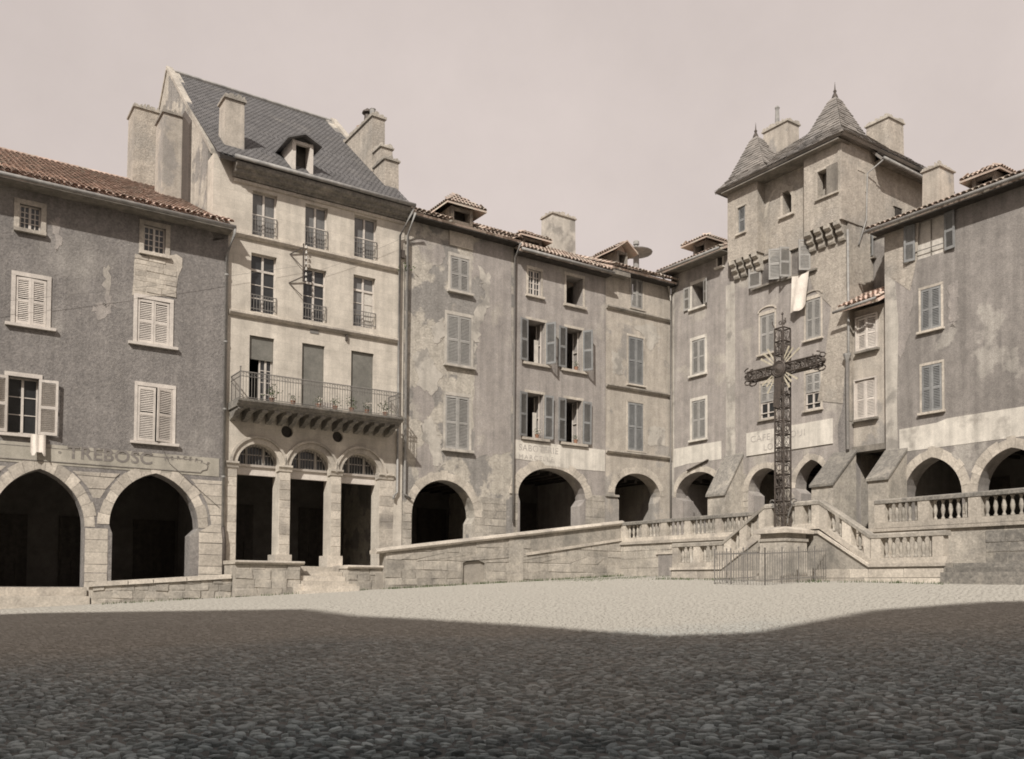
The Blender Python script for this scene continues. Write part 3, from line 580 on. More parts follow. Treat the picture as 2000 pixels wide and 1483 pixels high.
def prism_yz(mb, poly, x0, x1):
    n = len(poly); vs = [(x, p[0], p[1]) for x in (x0, x1) for p in poly]; tri = tessellate_polygon([[Vector((p[0], p[1], 0)) for p in poly]])
    return mb.add(vs, [tuple(t) for t in tri]+[tuple(i+n for i in t) for t in tri]+[(i, (i+1) % n, n+(i+1) % n, n+i) for i in range(n)])
ry, rz_ = 7.6, 24.2; by1 = 15.6
prism_yz(sh, [(.751, zA), (by1, zA), (by1, 17.0), (ry, rz_+.1), (.751, 18.1)], bup, bup+.5); prism_yz(sh, [(.751, 0), (by1, 0), (by1, 17.0), (ry, rz_+.12), (.751, 18.12)], bx1-.5, bx1)
sh.box(bx0, bx0+.4, .751, by1-.5, 0, zA+.3); sh.box(bup+.5, bx1-.5, by1-.5, by1, 0, 17.0); B.part('gable_walls', 'rubble_plaster', sh); gallery(B, bx0, bx1, 2.28, 6.7, 4.8)
# openings of the top floors
for i, r_ in enumerate(bw):
    casement(B, r_, 2, 3 if i > 2 else 2, .2, 'paint_pale', transom=.27 if i > 2 else None, pm='glass' if i in (3, 4) else 'glass_pale'); guard(B, r_, -.03, .72 if i < 3 else .62)
B.part('curtain', 'curtain', MB().box(bw[5][0]+.5, bw[5][1]-.06, .2, .22, bw[5][2]+.1, bw[5][3]-.6))
for i, r_ in enumerate(bd):
    x0, x1, z0, z1 = r_; zb2 = z0+.02 if i else z1-(z1-z0)*.33
    bl = B.part('roller_blind', 'blind', MB().box(x0+.02, x1-.02, .1, .13, zb2, z1-.02)); n_ = int((z1-zb2)/.05); sl_ = MB()
    for k in range(n_): sl_.box(x0+.02, x1-.02, .092, .1, zb2+.02+k*.05, zb2+.055+k*.05)
    B.part('blind_slats', 'blind', sl_, parent=bl, kind='stuff')
r_ = bd[0]; B.part('curtain', 'curtain', MB().box((r_[0]+r_[1])/2+.05, r_[1]-.05, .25, .28, r_[2], r_[3]-.8)); casement(B, (r_[0]+(r_[1]-r_[0])*.45, r_[1]-.02, r_[2], r_[3]-.75), 2, 4, .2); B.part('bottom_rail', 'wood_grey', MB().box(bd[1][0], bd[1][1], .14, .2, bd[1][2], bd[1][2]+.5))
# string courses, cornice
def mould(T, name, m, x0, x1, prof): return T.part(name, m, MB().sweep(prof, x0, x1))
for py in (491, 638): z = B.at(612, py)[1]; mould(B, 'string_course', 'stone', bx0+.05, B.at(777, 600)[0], [(.02, z-.11), (-.09, z-.09), (-.16, z-.0), (-.16, z+.07), (.02, z+.11)])
zc = B.at(620, 362, .3)[1]; zc = 16.78
mould(B, 'cornice', 'lichen_shade_stone', -22.5, bx1+.12, [(.02, zc+.0), (-.12, zc+.01), (-.14, zc+.1), (-.34, zc+.13), (-.37, zc+.22), (-.53, zc+.26), (-.57, zc+.32), (-.57, zc+.42), (.02, zc+.48)]); mould(B, 'cornice_fillet', 'stone', -22.45, bx1+.08, [(.02, zc-.16), (-.07, zc-.14), (-.08, zc-.03), (.02, zc-.03)])
pipe(B, [(-22.6, -.66, zc+.52), (bx1+.15, -.66, zc+.5)], .08, 'zinc', 'gutter'); xq = B.at(777, 600)[0]; xq2 = B.at(792, 600)[0]
pipe(B, [(bx1+.1, -.66, zc+.48), (bx1+.05, -.5, zc+.2), (xq, -.14, zc-.7), (xq, -.1, B.at(772, 962)[1]), (xq-.15, -.12, B.at(765, 970)[1]), (xq-.17, -.14, B.at(763, 975)[1])], .05); pipe(B, [(bx1+.15, -.66, zc+.2), (xq2, -.16, zc-.6), (xq2, -.08, B.at(789, 965)[1]), (xq2+.3, -.08, B.at(800, 975)[1])], .05, 'zinc')
ib = B.part('iron_box', 'iron', MB().box(xq2-.28, xq2-.1, -.12, 0, B.at(785, 505)[1], B.at(785, 490)[1]))
pl = MB()
for _ in range(40):
    cx_, cz_ = xq2-.1+random.gauss(0, .16), B.at(792, 524)[1]+random.gauss(0, .1); s_ = .07; a_ = random.uniform(0, 6); pl.add([(cx_, -.1, cz_), (cx_+s_*math.cos(a_), -.16, cz_+s_*math.sin(a_)), (cx_+s_*math.cos(a_+1), -.2, cz_+s_*math.sin(a_+1))], [(0, 1, 2)])
B.part('wall_weed', 'leaf', pl, kind='stuff', fix=False)
# arcade dressing
bi = B.at(504, 905)
for a in ba:
    inn = arc(a[0], a[1], a[2], a[3], 28)
    for t0, t1, e in ((.0, .2, .05), (.2, .29, .12)):
        o1 = arc(a[0]-t0, a[1]+t0, a[2], a[3]+t0, 28); o2 = arc(a[0]-t1, a[1]+t1, a[2], a[3]+t1, 28); B.part('archivolt', 'stone', MB().prism(o1+list(reversed(o2)), -e, .01+e*.05))
    zl = a[2]; tr_ = B.part('transom', 'paint_pale', MB().box(a[0]+.005, a[1]-.005, .42, .6, zl-.34, zl-.02)); mould(B, 'transom_moulding', 'paint_pale', a[0]+.006, a[1]-.006, [(.42, zl-.02), (.34, zl-.03), (.31, zl+.05), (.42, zl+.07)])
    rr_ = (a[1]-a[0])/2; xm = (a[0]+a[1])/2; fr = MB(); o1 = arc(a[0]+.004, a[1]-.004, zl+.075, a[3]-.004, 24); o2 = arc(a[0]+.07, a[1]-.07, zl+.075, a[3]-.07, 24); fr.prism(o1+list(reversed(o2)), .44, .52)
    for xx in (xm-.33, xm+.33): fr.box(xx-.04, xx+.04, .43, .51, zl+.08, zl+math.sqrt(max(.01, rr_**2-.33**2))-.03)
    fr.box(xm-rr_*.72, xm+rr_*.72, .45, .5, zl+.08+rr_*.42, zl+.11+rr_*.42)
    wl_ = B.part('lunette_window', 'paint_pale', fr); B.part('pane', 'glass', MB().prism(arc(a[0]+.03, a[1]-.03, zl+.08, a[3]-.03, 24), .485, .492), parent=wl_)
    for k in range(1, 14):
        xx = a[0]+(a[1]-a[0])*k/14; hh = math.sqrt(max(0, rr_**2-(xx-xm)**2))-.02; B.part('bar', 'iron_pale', MB().box(xx-.011, xx+.011, .33, .352, zl+.02, zl+hh), parent=wl_)
    cx0 = a[0]
zi = [a[2] for a in ba]; zi = sum(zi)/3
for x0, x1 in ((bx0+.02, ba[0][0]+.05), (ba[0][1]-.05, ba[1][0]+.05), (ba[1][1]-.05, ba[2][0]+.05), (ba[2][1]-.05, ba[2][1]+.62)): mould(B, 'impost', 'stone', x0, x1, [(.3, zi-.16), (-.04, zi-.14), (-.07, zi-.04), (-.13, zi+.02), (-.13, zi+.09), (.3, zi+.1)])
for x0, x1 in ((ba[0][1]-.13, ba[1][0]+.07), (ba[1][1]-.13, ba[2][0]+.07)): B.part('pier_base', 'stone', MB().box(x0, x1, -.07, .82, 2.2, 2.72))
masonry(B, bx0+.03, B.at(768, 1000)[0], 2.3, zi-.18, .36, (.4, .75), 'stone', 0, .014, lambda z: [(a[0], a[1]) for a in ba], rough=.006)
for c, r in oc: B.part('oculus', 'wood_dark', MB().add([(c[0]+r*math.cos(2*math.pi*k/20), y, c[1]+r*math.sin(2*math.pi*k/20)) for y in (.14, .2) for k in range(20)], [tuple(range(20)), tuple(range(39, 19, -1))]+[(k, (k+1) % 20, 20+(k+1) % 20, 20+k) for k in range(20)]))
x_, z_ = B.at(614, 648); B.part('vent', 'iron_pale', MB().box(x_-.18, x_+.18, -.02, .02, z_-.08, z_+.08)); x_, z_ = B.at(676, 660); B.part('hook', 'iron', MB().box(x_-.04, x_+.04, -.1, 0, z_-.12, z_+.1))
# balcony
bx0b, bx1b = -22.52, B.at(787, 818, 1.2)[0]; zt_ = zslab; yb = -1.2
bal = B.part('balcony', 'lichen_shade_stone', MB().sweep([(.02, zt_-.26), (yb+.16, zt_-.26), (yb+.14, zt_-.2), (yb+.03, zt_-.17), (yb, zt_-.1), (yb-.06, zt_-.08), (yb-.08, zt_-.01), (yb-.08, zt_), (.02, zt_)], bx0b, bx1b))
nbk = 15; bkp = [(-1.02, -.26), (-1.03, -.34), (-.97, -.38), (-.80, -.375), (-.62, -.42), (-.5, -.51), (-.36, -.57), (-.2, -.585), (.02, -.64), (.02, -.26)]
bkm = None
for i in range(nbk):
    x = bx0b+.16+(bx1b-bx0b-.32)*i/(nbk-1)
    if bkm is None: bkm = MB().sweep([(p[0], p[1]) for p in bkp], -.1, .1).mesh('bracket', 'lichen_shade_stone')
    o = obj('bracket', bkm, bal); o.location = (x-B.o[0], 0, zt_-B.o[2]-.003)
rl = MB(); yr2 = yb+.07; hh = .98; sp = .115
def bars(pts, z0, z1, n):
    (xa_, ya_), (xb_, yb_) = pts
    for i in range(n+1): u = i/n; x = xa_+(xb_-xa_)*u; y = ya_+(yb_-ya_)*u; rl.box(x-.008, x+.008, y-.008, y+.008, z0, z1)
bars(((bx0b+.1, yr2), (bx1b-.08, yr2)), zt_+.05, zt_+hh, 62); bars(((bx0b+.1, yr2), (bx0b+.1, -.02)), zt_+.05, zt_+hh, 9); bars(((bx1b-.08, yr2), (bx1b-.08, -.02)), zt_+.05, zt_+hh, 9)
for z0, th in ((hh, .035), (hh-.16, .016), (.06, .02)):
    rl.box(bx0b+.08, bx1b-.06, yr2-.02, yr2+.02, zt_+z0, zt_+z0+th)
    for xx in (bx0b+.1, bx1b-.08): rl.box(xx-.018, xx+.018, yr2+.021, -.0, zt_+z0, zt_+z0+th)
for i in range(44):                                    # scroll frieze under the handrail
    x = bx0b+.2+(bx1b-bx0b-.4)*i/43; rl.tube([(x+.055*math.cos(a_), yr2, zt_+hh-.075+.055*math.sin(a_)) for a_ in np.linspace(0, 5.5, 8)], .008, 4)
rl.box(bx0b+.085, bx0b+.12, yr2-.02, yr2+.02, zt_, zt_+hh+.14); rl.lathe([(.001, 0), (.03, .02), (.035, .05), (.001, .09)], 8, (bx0b+.1, yr2, zt_+hh+.14))
B.part('railing', 'iron_pale', rl, parent=bal)
# slate roof
rf = MB(); zev = zc+.5
rfo = slab(B, 'roof', 'slate', [(bup+.1, -.55, zev), (bx1-.02, -.55, zev), (bx1-.02, ry, rz_), (bup+.1, ry, rz_)], .15); slab(B, 'rear_roof', 'slate', [(bup+.1, ry, rz_), (bx1-.02, ry, rz_), (bx1-.02, by1+.3, 16.6), (bup+.1, by1+.3, 16.6)], .15)
slate_face(rf, (bup-.02, -.6, zev+.03), (bx1-.0, -.6, zev+.03), (bx1, ry, rz_+.03), (bup-.02, ry, rz_+.03), 58, 40, (0, -.65, .76), .007); B.part('slates', 'slate', rf, parent=rfo, fix=False, kind='stuff')
cp = MB(); sl_ = (rz_-18.1)/(ry-.75)
for (x0, x1) in ((bup-.05, bup+.22), (bx1-.22, bx1+.05)): prism_yz(cp, [(.2, 17.55), (ry, rz_+.08), (by1, 17.0), (by1, 17.2), (ry, rz_+.26), (.2, 17.75)], x0, x1)
B.part('gable_coping', 'old_stone', cp); B.part('ridge', 'zinc', MB().tube([(bup, ry, rz_+.08), (bx1, ry, rz_+.08)], .09, 6))
# dormer of B
dx0, dx1 = B.at(570, 310, .25)[0], B.at(611, 310, .25)[0]; dzb, dzt = B.at(590, 342, .3)[1], B.at(590, 277, .3)[1]
dormer(B, dx0, dx1, -.3, dzb-.2, dzt, 2.4, 'paint_pale', 'slate', .26, hip=False, rise=.26, tiles=False)
# chimneys of B
def ch_top(T, px, py, w): return T.at(px, py, w)[1]
chimney(B, B.at(437, 250, -.4)[0], B.at(477, 250, -.4)[0], .3, 1.15, 17.3, ch_top(B, 455, 197, -.4), 'plaster_pale', .16)
chimney(B, -24.05, -23.205, 4.35, 5.7, 16.5, ch_top(B, 345, 226, -4.35), 'plaster_pale', .16)
chimney(B, -24.3, -23.21, 8.9, 10.3, 17.5, ch_top(B, 280, 215, -9), 'rubble', .15)
B.part('dark_gable_strip', 'iron', MB().hull8([(-23.30, 3.2, 16.2), (-23.205, 3.2, 16.2), (-23.205, 4.3, 16.6), (-23.30, 4.3, 16.6)], [(-23.30, 3.2, 19.9), (-23.205, 3.2, 20.1), (-23.205, 4.3, 21.0), (-23.30, 4.3, 20.8)]))  # dark strip on the gable in front of the attached chimney
for (yy, z0, z1, hh_) in ((6.2, 19.0, 19.7, .35), (8.2, 20.9, 21.6, .3)): B.part('gable_opening', 'wood_dark', MB().box(bup-.03, bup+.02, yy, yy+.5, z0, z1))
c3t = 22.0; c3 = chimney(B, -15.9, -15.25, 2.03, 5.5, 17.5, c3t, 'rubble', .2); chimney(B, -15.9, -15.2, .75, 1.9, 17.0, 19.6, 'rubble', .14); chimney(B, -15.85, -15.25, 1.25, 2.02, 19.3, 20.35, 'rubble', .12)
B.part('chimney_pot', 'iron', MB().lathe([(.17, 0), (.15, .3), (.14, .6), (.16, .62)], 10, (-15.55, 3.3, c3t+.1)).box(-15.57, -15.53, 3.28, 3.32, c3t+.7, c3t+.76).lathe([(.02, 0), (.25, .02), (.22, .1), (.02, .26)], 10, (-15.55, 3.3, c3t+.74)))
B.part('chimney_pot', 'zinc', MB().lathe([(.14, 0), (.13, .55), (.15, .6)], 8, (-15.55, 2.75, c3t+.1))); B.part('chimney_pot', 'clay', MB().lathe([(.13, 0), (.12, .45)], 8, (-15.55, 4.2, c3t+.1)))

# ================================================================== C: mottled house
C = Th('arcaded_house', 'mottled narrow house with flaking plaster and a hipped dormer above the wall head', 'house', L, -12.5, 1.5, group='arcaded houses round the square')
cx0, cx1, cze = -15.295, -9.76, 17.0
cwn = [rect(C, 881, 917, 503, 570), rect(C, 874, 921, 617, 714), rect(C, 871, 917, 774, 878)]
x0, z0 = C.at(805, 1005); x1, z1 = C.at(928, 1008); xa, za = C.at(866, 938); ca = (x0, x1, (z0+z1)/2, za)
C.part('front_wall', 'rubble_plaster', MB().prism([(cx0, 0), (cx1, 0), (cx1, cze), (cx0, cze)], .04, .75, [loop(r) for r in cwn]+[arch_hole(*ca, 2.6, il=.0, ir=.16, drop=.3)]))
shell(C, cx0, cx1, 0, 16.9, 9, 'rubble_plaster'); gallery(C, cx0, cx1, 2.6, 6.2); voussoirs(C, *ca, th=.42, n=17, y=.04)
masonry(C, cx0+.05, C.at(990, 1000)[0], 2.4, C.at(866, 965)[1], .36, (.4, .8), 'old_stone', .04, .018, blocked_fn([ca]), limit=90)
for i, r_ in enumerate(cwn):
    surround(C, r_, 'lime_old', .12, -.03, .15, .1 if i < 2 else .12, .06); wv = (r_[1]-r_[0])/2-.005
    for s_, xx in ((1, r_[0]+.005), (-1, r_[1]-.005)): shutter(C, xx, r_[2]+.02, r_[3]-.02, wv, s_, 2, 'paint_grey', y=.06)
for px in ([(918, 545), (950, 530), (955, 600), (935, 640), (930, 720), (925, 830), (928, 895), (1000, 880), (1000, 480), (925, 470)], [(812, 470), (860, 460), (872, 500), (850, 520), (822, 505)], [(812, 880), (850, 850), (868, 905), (850, 940), (818, 935)], [(806, 760), (830, 745), (850, 790), (830, 825), (806, 815)]):
    pts = []; base = [C.at(*p) for p in px]
    for p, q2 in zip(base, base[1:]+base[:1]):
        for k in range(7): u = k/7; pts.append((p[0]+(q2[0]-p[0])*u+random.gauss(0, .05), p[1]+(q2[1]-p[1])*u+random.gauss(0, .05)))
    pts = [(min(max(p[0], cx0+.02), cx1-.04), p[1]) for p in pts]
    C.part('plaster_patch', 'plaster_mauve', MB().prism(pts, .034, .05))
for px in ([(935, 520), (955, 535), (958, 590), (940, 630), (930, 690), (922, 640), (945, 580)], [(842, 640), (868, 625), (870, 660), (850, 670)], [(820, 830), (845, 815), (862, 860), (866, 905), (850, 915)], [(806, 690), (835, 680), (862, 735), (850, 770), (815, 755)]): ragged(C, 'pale_plaster_patch', 'lime_old', px, .026, .05)
xp0, xp1 = C.at(880, 440)[0], C.at(922, 440)[0]; C.part('dormer_base', 'stone', MB().box(xp0-.05, xp1+.05, -.03, .6, 16.3, 17.3))
ce = slab(C, 'roof', 'tile_old', [(cx0, -.55, cze+.05), (cx1, -.55, cze+.05), (cx1, 5, cze+2.55), (cx0, 5, cze+2.55)], .1); slab(C, 'rear_roof', 'tile_old', [(cx0, 5, cze+2.55), (cx1, 5, cze+2.55), (cx1, 9.4, cze), (cx0, 9.4, cze)], .1)
C.part('eave_board', 'wood_dark', MB().box(cx0, cx1, -.5, .04, cze-.09, cze-.05))
tiled_slope(C, ce, 'tile_old', cx0, cx1, -.65, cze+.1, 5, cze+2.6, 78, skip=lambda x, y: xp0-.3 < x < xp1+.3 and -.8 < y < 1.6)
dormer(C, xp0-.0, xp1+.0, -.05, 17.31, 18.0, 2.2, 'rubble_plaster', 'tile_old', .45, True, .78)
xd = C.at(1003, 600)[0]; pipe(C, [(xd, -.55, cze-.05), (xd, -.12, cze-.6), (xd-.02, -.1, 8), (xd, -.1, 4.4)], .05, 'iron_pale')

# ================================================================== D: house with open shutters and the long white sign
D = Th('arcaded_house', 'grey rendered house with open shutters and a white SABOTERIE sign over its arch', 'house', L, -7.0, 1.5, group='arcaded houses round the square')
dx0, dx1, dze = -9.75, -4.37, 16.65
da = {'a': rect(D, 1032, 1056, 528, 578), 'b': rect(D, 1106, 1138, 541, 597), 'c': rect(D, 1030, 1050, 626, 709), 'd': rect(D, 1105, 1121, 641, 722), 'e': rect(D, 1028, 1061, 769, 856), 'f': rect(D, 1104, 1136, 781, 866)}
da['c'] = (da['c'][0], da['c'][0]+1.0, *da['c'][2:]); da['d'] = (da['d'][0], da['d'][0]+.98, *da['d'][2:])
x0, z0 = D.at(1012, 968); x1, z1 = D.at(1143, 972); xa, za = D.at(1077, 915); dar = (x0, x1, (z0+z1)/2, za)
D.part('front_wall', 'plaster_mauve', MB().prism([(dx0, 0), (dx1, 0), (dx1, dze), (dx0, dze)], .0, .75, [loop(r) for r in da.values()]+[arch_hole(*dar, 3.2, il=.1, ir=.28, drop=.35)]))
shell(D, dx0, dx1, 0, 16.55, 9, 'plaster_mauve'); gallery(D, dx0, dx1, 3.2, 7.0); voussoirs(D, *dar, th=.5, n=17)
masonry(D, dx0+.03, dx1-.03, 3.0, D.at(1077, 960)[1], .36, (.4, .8), 'old_stone', 0, .016, blocked_fn([dar], .5), limit=90)
casement(D, da['a'], 4, 4, .12, 'paint_pale', bar=.035); surround(D, da['a'], 'stone', .12, .02, .14, .1, .05); surround(D, da['b'], 'stone', .12, .02, .14, .12, .06)
for k_ in 'cdef':
    r_ = da[k_]; surround(D, r_, 'stone', .1, .02, .12, .12, .2); wv = (r_[1]-r_[0])/2
    shutter(D, r_[0]-.01, r_[2]+.02, r_[3]-.02, wv, 1, 170, 'paint_blue', y=-.07); a_ = {'c': 118, 'd': 118, 'e': 168, 'f': 168}[k_]; shutter(D, r_[1]+.01, r_[2]+.02, r_[3]-.02, wv, -1, a_, 'paint_blue', y=-.07)
    xi = r_[1]-.03; D.part('open_casement', 'paint_pale', MB().box(xi-.04, xi, .25, .30, r_[2]+.03, r_[3]-.03).box(xi-.04, xi, .62, .66, r_[2]+.03, r_[3]-.03).box(xi-.04, xi, .30, .62, (r_[2]+r_[3])/2-.02, (r_[2]+r_[3])/2+.02))
    if k_ in 'ce': D.part('curtain', 'curtain', MB().box(r_[0]+(r_[1]-r_[0])*.68, r_[1]-.08, .42, .43, r_[2]+.05, r_[2]+(r_[3]-r_[2])*.62))
zt0, zt1 = D.at(1085, 868)[1], D.at(1085, 909)[1]; sd = D.part('shop_sign', 'limewash', MB().prism([(dx0+.06, zt1+.12), (D.at(1060, 900)[0], zt1+.08), (D.at(1064, 905)[0], zt1-.04), (D.at(1110, 910)[0], zt1-.1), (dx1-.04, zt1-.06), (dx1-.04, zt0), (dx0+.06, zt0)], -.016, .01))
text(D, 'SABOTERIE', dx0+.28, zt0-.46, .42, 'ink_faint', -.02, parent=sd, sx=.98, space=1.12); text(D, 'MARCELLE', dx0+.28, zt0-.84, .30, 'ink_faint', -.02, parent=sd, sx=1.1, space=1.35)
de = slab(D, 'roof', 'tile_old', [(dx0, -.5, dze+.05), (dx1, -.5, dze+.05), (dx1, 6.2, dze+3.75), (dx0, 6.2, dze+3.75)], .1); slab(D, 'rear_roof', 'tile_old', [(dx0, 6.2, dze+3.75), (dx1, 6.2, dze+3.75), (dx1, 9.4, dze), (dx0, 9.4, dze)], .1)
D.part('eave_board', 'wood_dark', MB().box(dx0, dx1, -.48, .0, dze-.09, dze-.05)); tiled_slope(D, de, 'tile_old', dx0, dx1, -.6, dze+.1, 6.2, dze+3.8, 140)
pipe(D, [(dx0, -.62, dze+.02), (dx1, -.62, dze)], .07, 'zinc', 'gutter')
chimney(D, -5.85, -4.35, 2.4, 3.4, 17.5, D.at(1105, 424, -2.4)[1], 'lime_old', .1, 'rubble')
dormer(D, -8.4, -7.3, 1.3, dze+.85, dze+1.5, 1.6, 'plaster_grey', 'tile_old', .38, True, .5)

# ================================================================== E: pale corner house with string courses
E = Th('arcaded_house', 'pale corner house with three moulded string courses, narrow closed shutters and peeling plaster', 'house', L, -2.0, 1.5, group='arcaded houses round the square')
ex0, ex1, eze = -4.36, -.01, 17.0
ew = [rect(E, 1233, 1256, 545, 604), rect(E, 1228, 1257, 659, 752), rect(E, 1227, 1257, 787, 881)]
x0, z0 = E.at(1201, 965); x1, z1 = E.at(1290, 968); xa, za = E.at(1243, 925); ear = (x0, x1, (z0+z1)/2, za)
E.part('front_wall', 'plaster_pale', MB().prism([(ex0, 0), (ex1, 0), (ex1, eze), (ex0, eze)], .03, .75, [loop(r) for r in ew]+[arch_hole(*ear, 3.5, il=.28, ir=.12, drop=.35)]))
shell(E, ex0, ex1, 0, 16.9, 9, 'plaster_pale'); gallery(E, ex0, ex1, 3.5, 7.0); voussoirs(E, *ear, th=.4, n=13, y=.03)
for i, r_ in enumerate(ew):
    surround(E, r_, 'stone', .1, -.01, .12, .08, .03); wv = (r_[1]-r_[0])/2-.005
    for s_, xx in ((1, r_[0]+.005), (-1, r_[1]-.005)): shutter(E, xx, r_[2]+.02, r_[3]-.02, wv, s_, 2 if i else 5, 'paint_blue' if i else 'paint_grey', y=.05)
for py in (612, 762, 888): z = E.at(1244, py)[1]; mould(E, 'string_course', 'old_stone', ex0+.02, E.at(1306, 800)[0], [(.05, z-.1), (-.06, z-.09), (-.13, z-.0), (-.13, z+.07), (.05, z+.11)])
for x0, x1 in ((ex0+.02, ear[0]+.25),): E.part('impost', 'old_stone', MB().box(x0, x1, -.05, .3, ear[2]-.2, ear[2]-.1))
for px in ([(1240, 640), (1275, 630), (1290, 660), (1270, 690), (1262, 660)], [(1268, 830), (1300, 835), (1300, 870), (1266, 868)], [(1195, 690), (1215, 685), (1218, 730), (1200, 735)]): ragged(E, 'pale_plaster_patch', 'lime_old', px, .018, .05, .05)
ee = slab(E, 'roof', 'tile_old', [(ex0, -.5, eze+.05), (ex1+.3, -.5, eze+.05), (ex1+.3, 5, eze+2.45), (ex0, 5, eze+2.45)], .1); slab(E, 'rear_roof', 'tile_old', [(ex0, 5, eze+2.45), (ex1, 5, eze+2.45), (ex1, 9.4, eze), (ex0, 9.4, eze)], .1)
E.part('eave_board', 'wood_dark', MB().box(ex0, ex1, -.48, .03, eze-.09, eze-.05)); tiled_slope(E, ee, 'tile_old', ex0, ex1, -.62, eze+.1, 5, eze+2.5, 75)
E.part('eave_brackets', 'wood_grey', MB().box(ex0, -3.2, -.47, .0, eze-.3, eze-.1))
dormer(E, -3.15, -2.45, .6, eze+.7, eze+1.4, 1.6, 'wood_grey', 'tile_old', .38, False, .48)
pipe(E, [(ex1-.02, -.5, eze+.02), (ex1-.12, -.12, eze-.5), (ex1-.12, -.1, 8.5), (ex1-.12, -.1, 4.6)], .05, 'iron_pale')
dc = MB(); dz = E.at(1248, 500, -2)[1]; dc.lathe([(.16, -1.2), (.15, 0), (.85, .1), (.87, .14), (.5, .27), (.12, .36), (.1, .5), (.16, .55), (.15, .72), (.05, .8)], 16, (-.62, 2, dz)); E.part('chimney_cowl', 'zinc', dc, smooth=False)

# ================================================================== F: narrow house beside the tower
F_ = Th('arcaded_house', 'narrow rendered house between corner and turreted tower with a pale band over its arch', 'house', R, 2, 1.5, group='arcaded houses round the square')
fx0, fx1, fze = .0, 4.0, 17.65
fw = {'a': rect(F_, 1352, 1375, 553, 600), 'b': rect(F_, 1352, 1377, 663, 731), 'c': rect(F_, 1352, 1378, 782, 858), 's': rect(F_, 1402, 1411, 500, 521)}
x0, z0 = F_.at(1320, 975); x1, z1 = F_.at(1402, 938); xa, za = F_.at(1372, 921); zsp = F_.at(1320, 972)[1]; far = (x0, fx0+3.35, zsp, za)
F_.part('front_wall', 'plaster_mauve', MB().prism([(fx0, 0), (fx1, 0), (fx1, fze), (fx0, fze)], 0, .75, [loop(r) for r in fw.values()]+[arch_hole(*far, 3.5, il=.5, ir=.0, drop=.2)]))
shell(F_, fx0, fx1, 0, 17.5, 9, 'plaster_mauve'); gallery(F_, fx0, fx1, 3.5, 7.0); voussoirs(F_, *far, th=.33, n=15)
for k_, r_ in fw.items():
    surround(F_, r_, 'limewash', .13 if k_ != 's' else .1, .02, .16, .1, .04); wv = (r_[1]-r_[0])/2-.005
    if k_ in 'bc':
        for s_, xx in ((1, r_[0]+.005), (-1, r_[1]-.005)): shutter(F_, xx, r_[2]+.02, r_[3]-.02, wv, s_, 2, 'paint_grey', y=.03)
    elif k_ == 'a':
        shutter(F_, r_[0]-.12, r_[2]+.0, r_[3]-.05, wv, 1, 172, 'paint_grey', y=-.05); shutter(F_, r_[1]+.02, r_[2]+.0, r_[3]-.0, wv, -1, 150, 'paint_grey', y=-.05)
for x0, x1 in ((.01, .2), (3.72, 4.02)): F_.part('quoin_strip', 'lime_old', MB().box(x0, x1, -.03, .02, 6.2, fze-.2 if x0 < 1 else 16.0))
ft0, ft1 = F_.at(1370, 868)[1], F_.at(1370, 903)[1]; F_.part('painted_band', 'limewash', MB().prism([(.04, ft1-.1), (1.2, ft1+.02), (3.4, ft1+.0), (3.4, ft0), (.04, ft0)], -.012, .01))
F_.part('arch_shelf', 'iron', MB().hull8([(1.2, -.12, ft1-.35), (2.6, -.12, ft1+.03), (2.6, 0, ft1+.03), (1.2, 0, ft1-.35)], [(1.2, -.12, ft1-.3), (2.6, -.12, ft1+.08), (2.6, 0, ft1+.08), (1.2, 0, ft1-.3)]))
fe = slab(F_, 'roof', 'tile_old', [(fx0-.3, -.7, fze), (fx1, -.7, fze), (fx1, 5, fze+2.3), (fx0-.3, 5, fze+2.3)], .1); slab(F_, 'rear_roof', 'tile_old', [(fx0, 5, fze+2.3), (fx1, 5, fze+2.3), (fx1, 9.4, fze), (fx0, 9.4, fze)], .1)
F_.part('eave_board', 'wood_grey', MB().box(fx0, fx1, -.65, 0, fze-.13, fze-.09)); tiled_slope(F_, fe, 'tile_old', fx0-.3, fx1, -.75, fze+.03, 5, fze+2.35, 60)
pipe(F_, [(fx0-.3, -.82, fze-.03), (fx1, -.82, fze-.05)], .07, 'zinc', 'gutter'); pipe(F_, [(.05, -.8, fze-.1), (.12, -.3, fze-.8), (.12, -.1, fze-1.6), (.12, -.1, 8)], .05, 'curtain')
dormer(F_, .85, 1.75, .7, fze+.55, fze+1.4, 1.7, 'plaster_grey', 'tile_old', .45, True, .5)

# ================================================================== G: turreted tower house
T_ = Th('turreted_house', 'tall medieval tower house with two corbelled corner turrets under pointed slate roofs', 'house', R, 7.2, 1.5)
gx0, gx1 = 4.01, 10.45; gzt = 20.3
def gw(*v, w=0): return rect(T_, *v, w=w)
gz = {'l1': gw(1441, 1455, 404, 455, w=.5), 'm1': gw(1529, 1546, 373, 420), 'r1': gw(1597, 1615, 333, 386, w=.5),
      'b1': gw(1488, 1530, 492, 552), 'b2': gw(1546, 1584, 475, 535), 'c1': gw(1485, 1513, 614, 690), 'c2': gw(1574, 1603, 584, 662), 'd1': gw(1486, 1514, 748, 818), 'd2': gw(1574, 1603, 728, 800)}
ga = []
for (l, r, ax, ay, ls, rs) in ((1462, 1528, 1492, 915, 960, 950), (1553, 1618, 1583, 898, 955, 945)):
    x0 = T_.at(l, ls)[0]; x1 = T_.at(r, rs)[0]; ga.append((x0, x1, (T_.at(l, ls)[1]+T_.at(r, rs)[1])/2, T_.at(ax, ay)[1]))
zj = 16.87
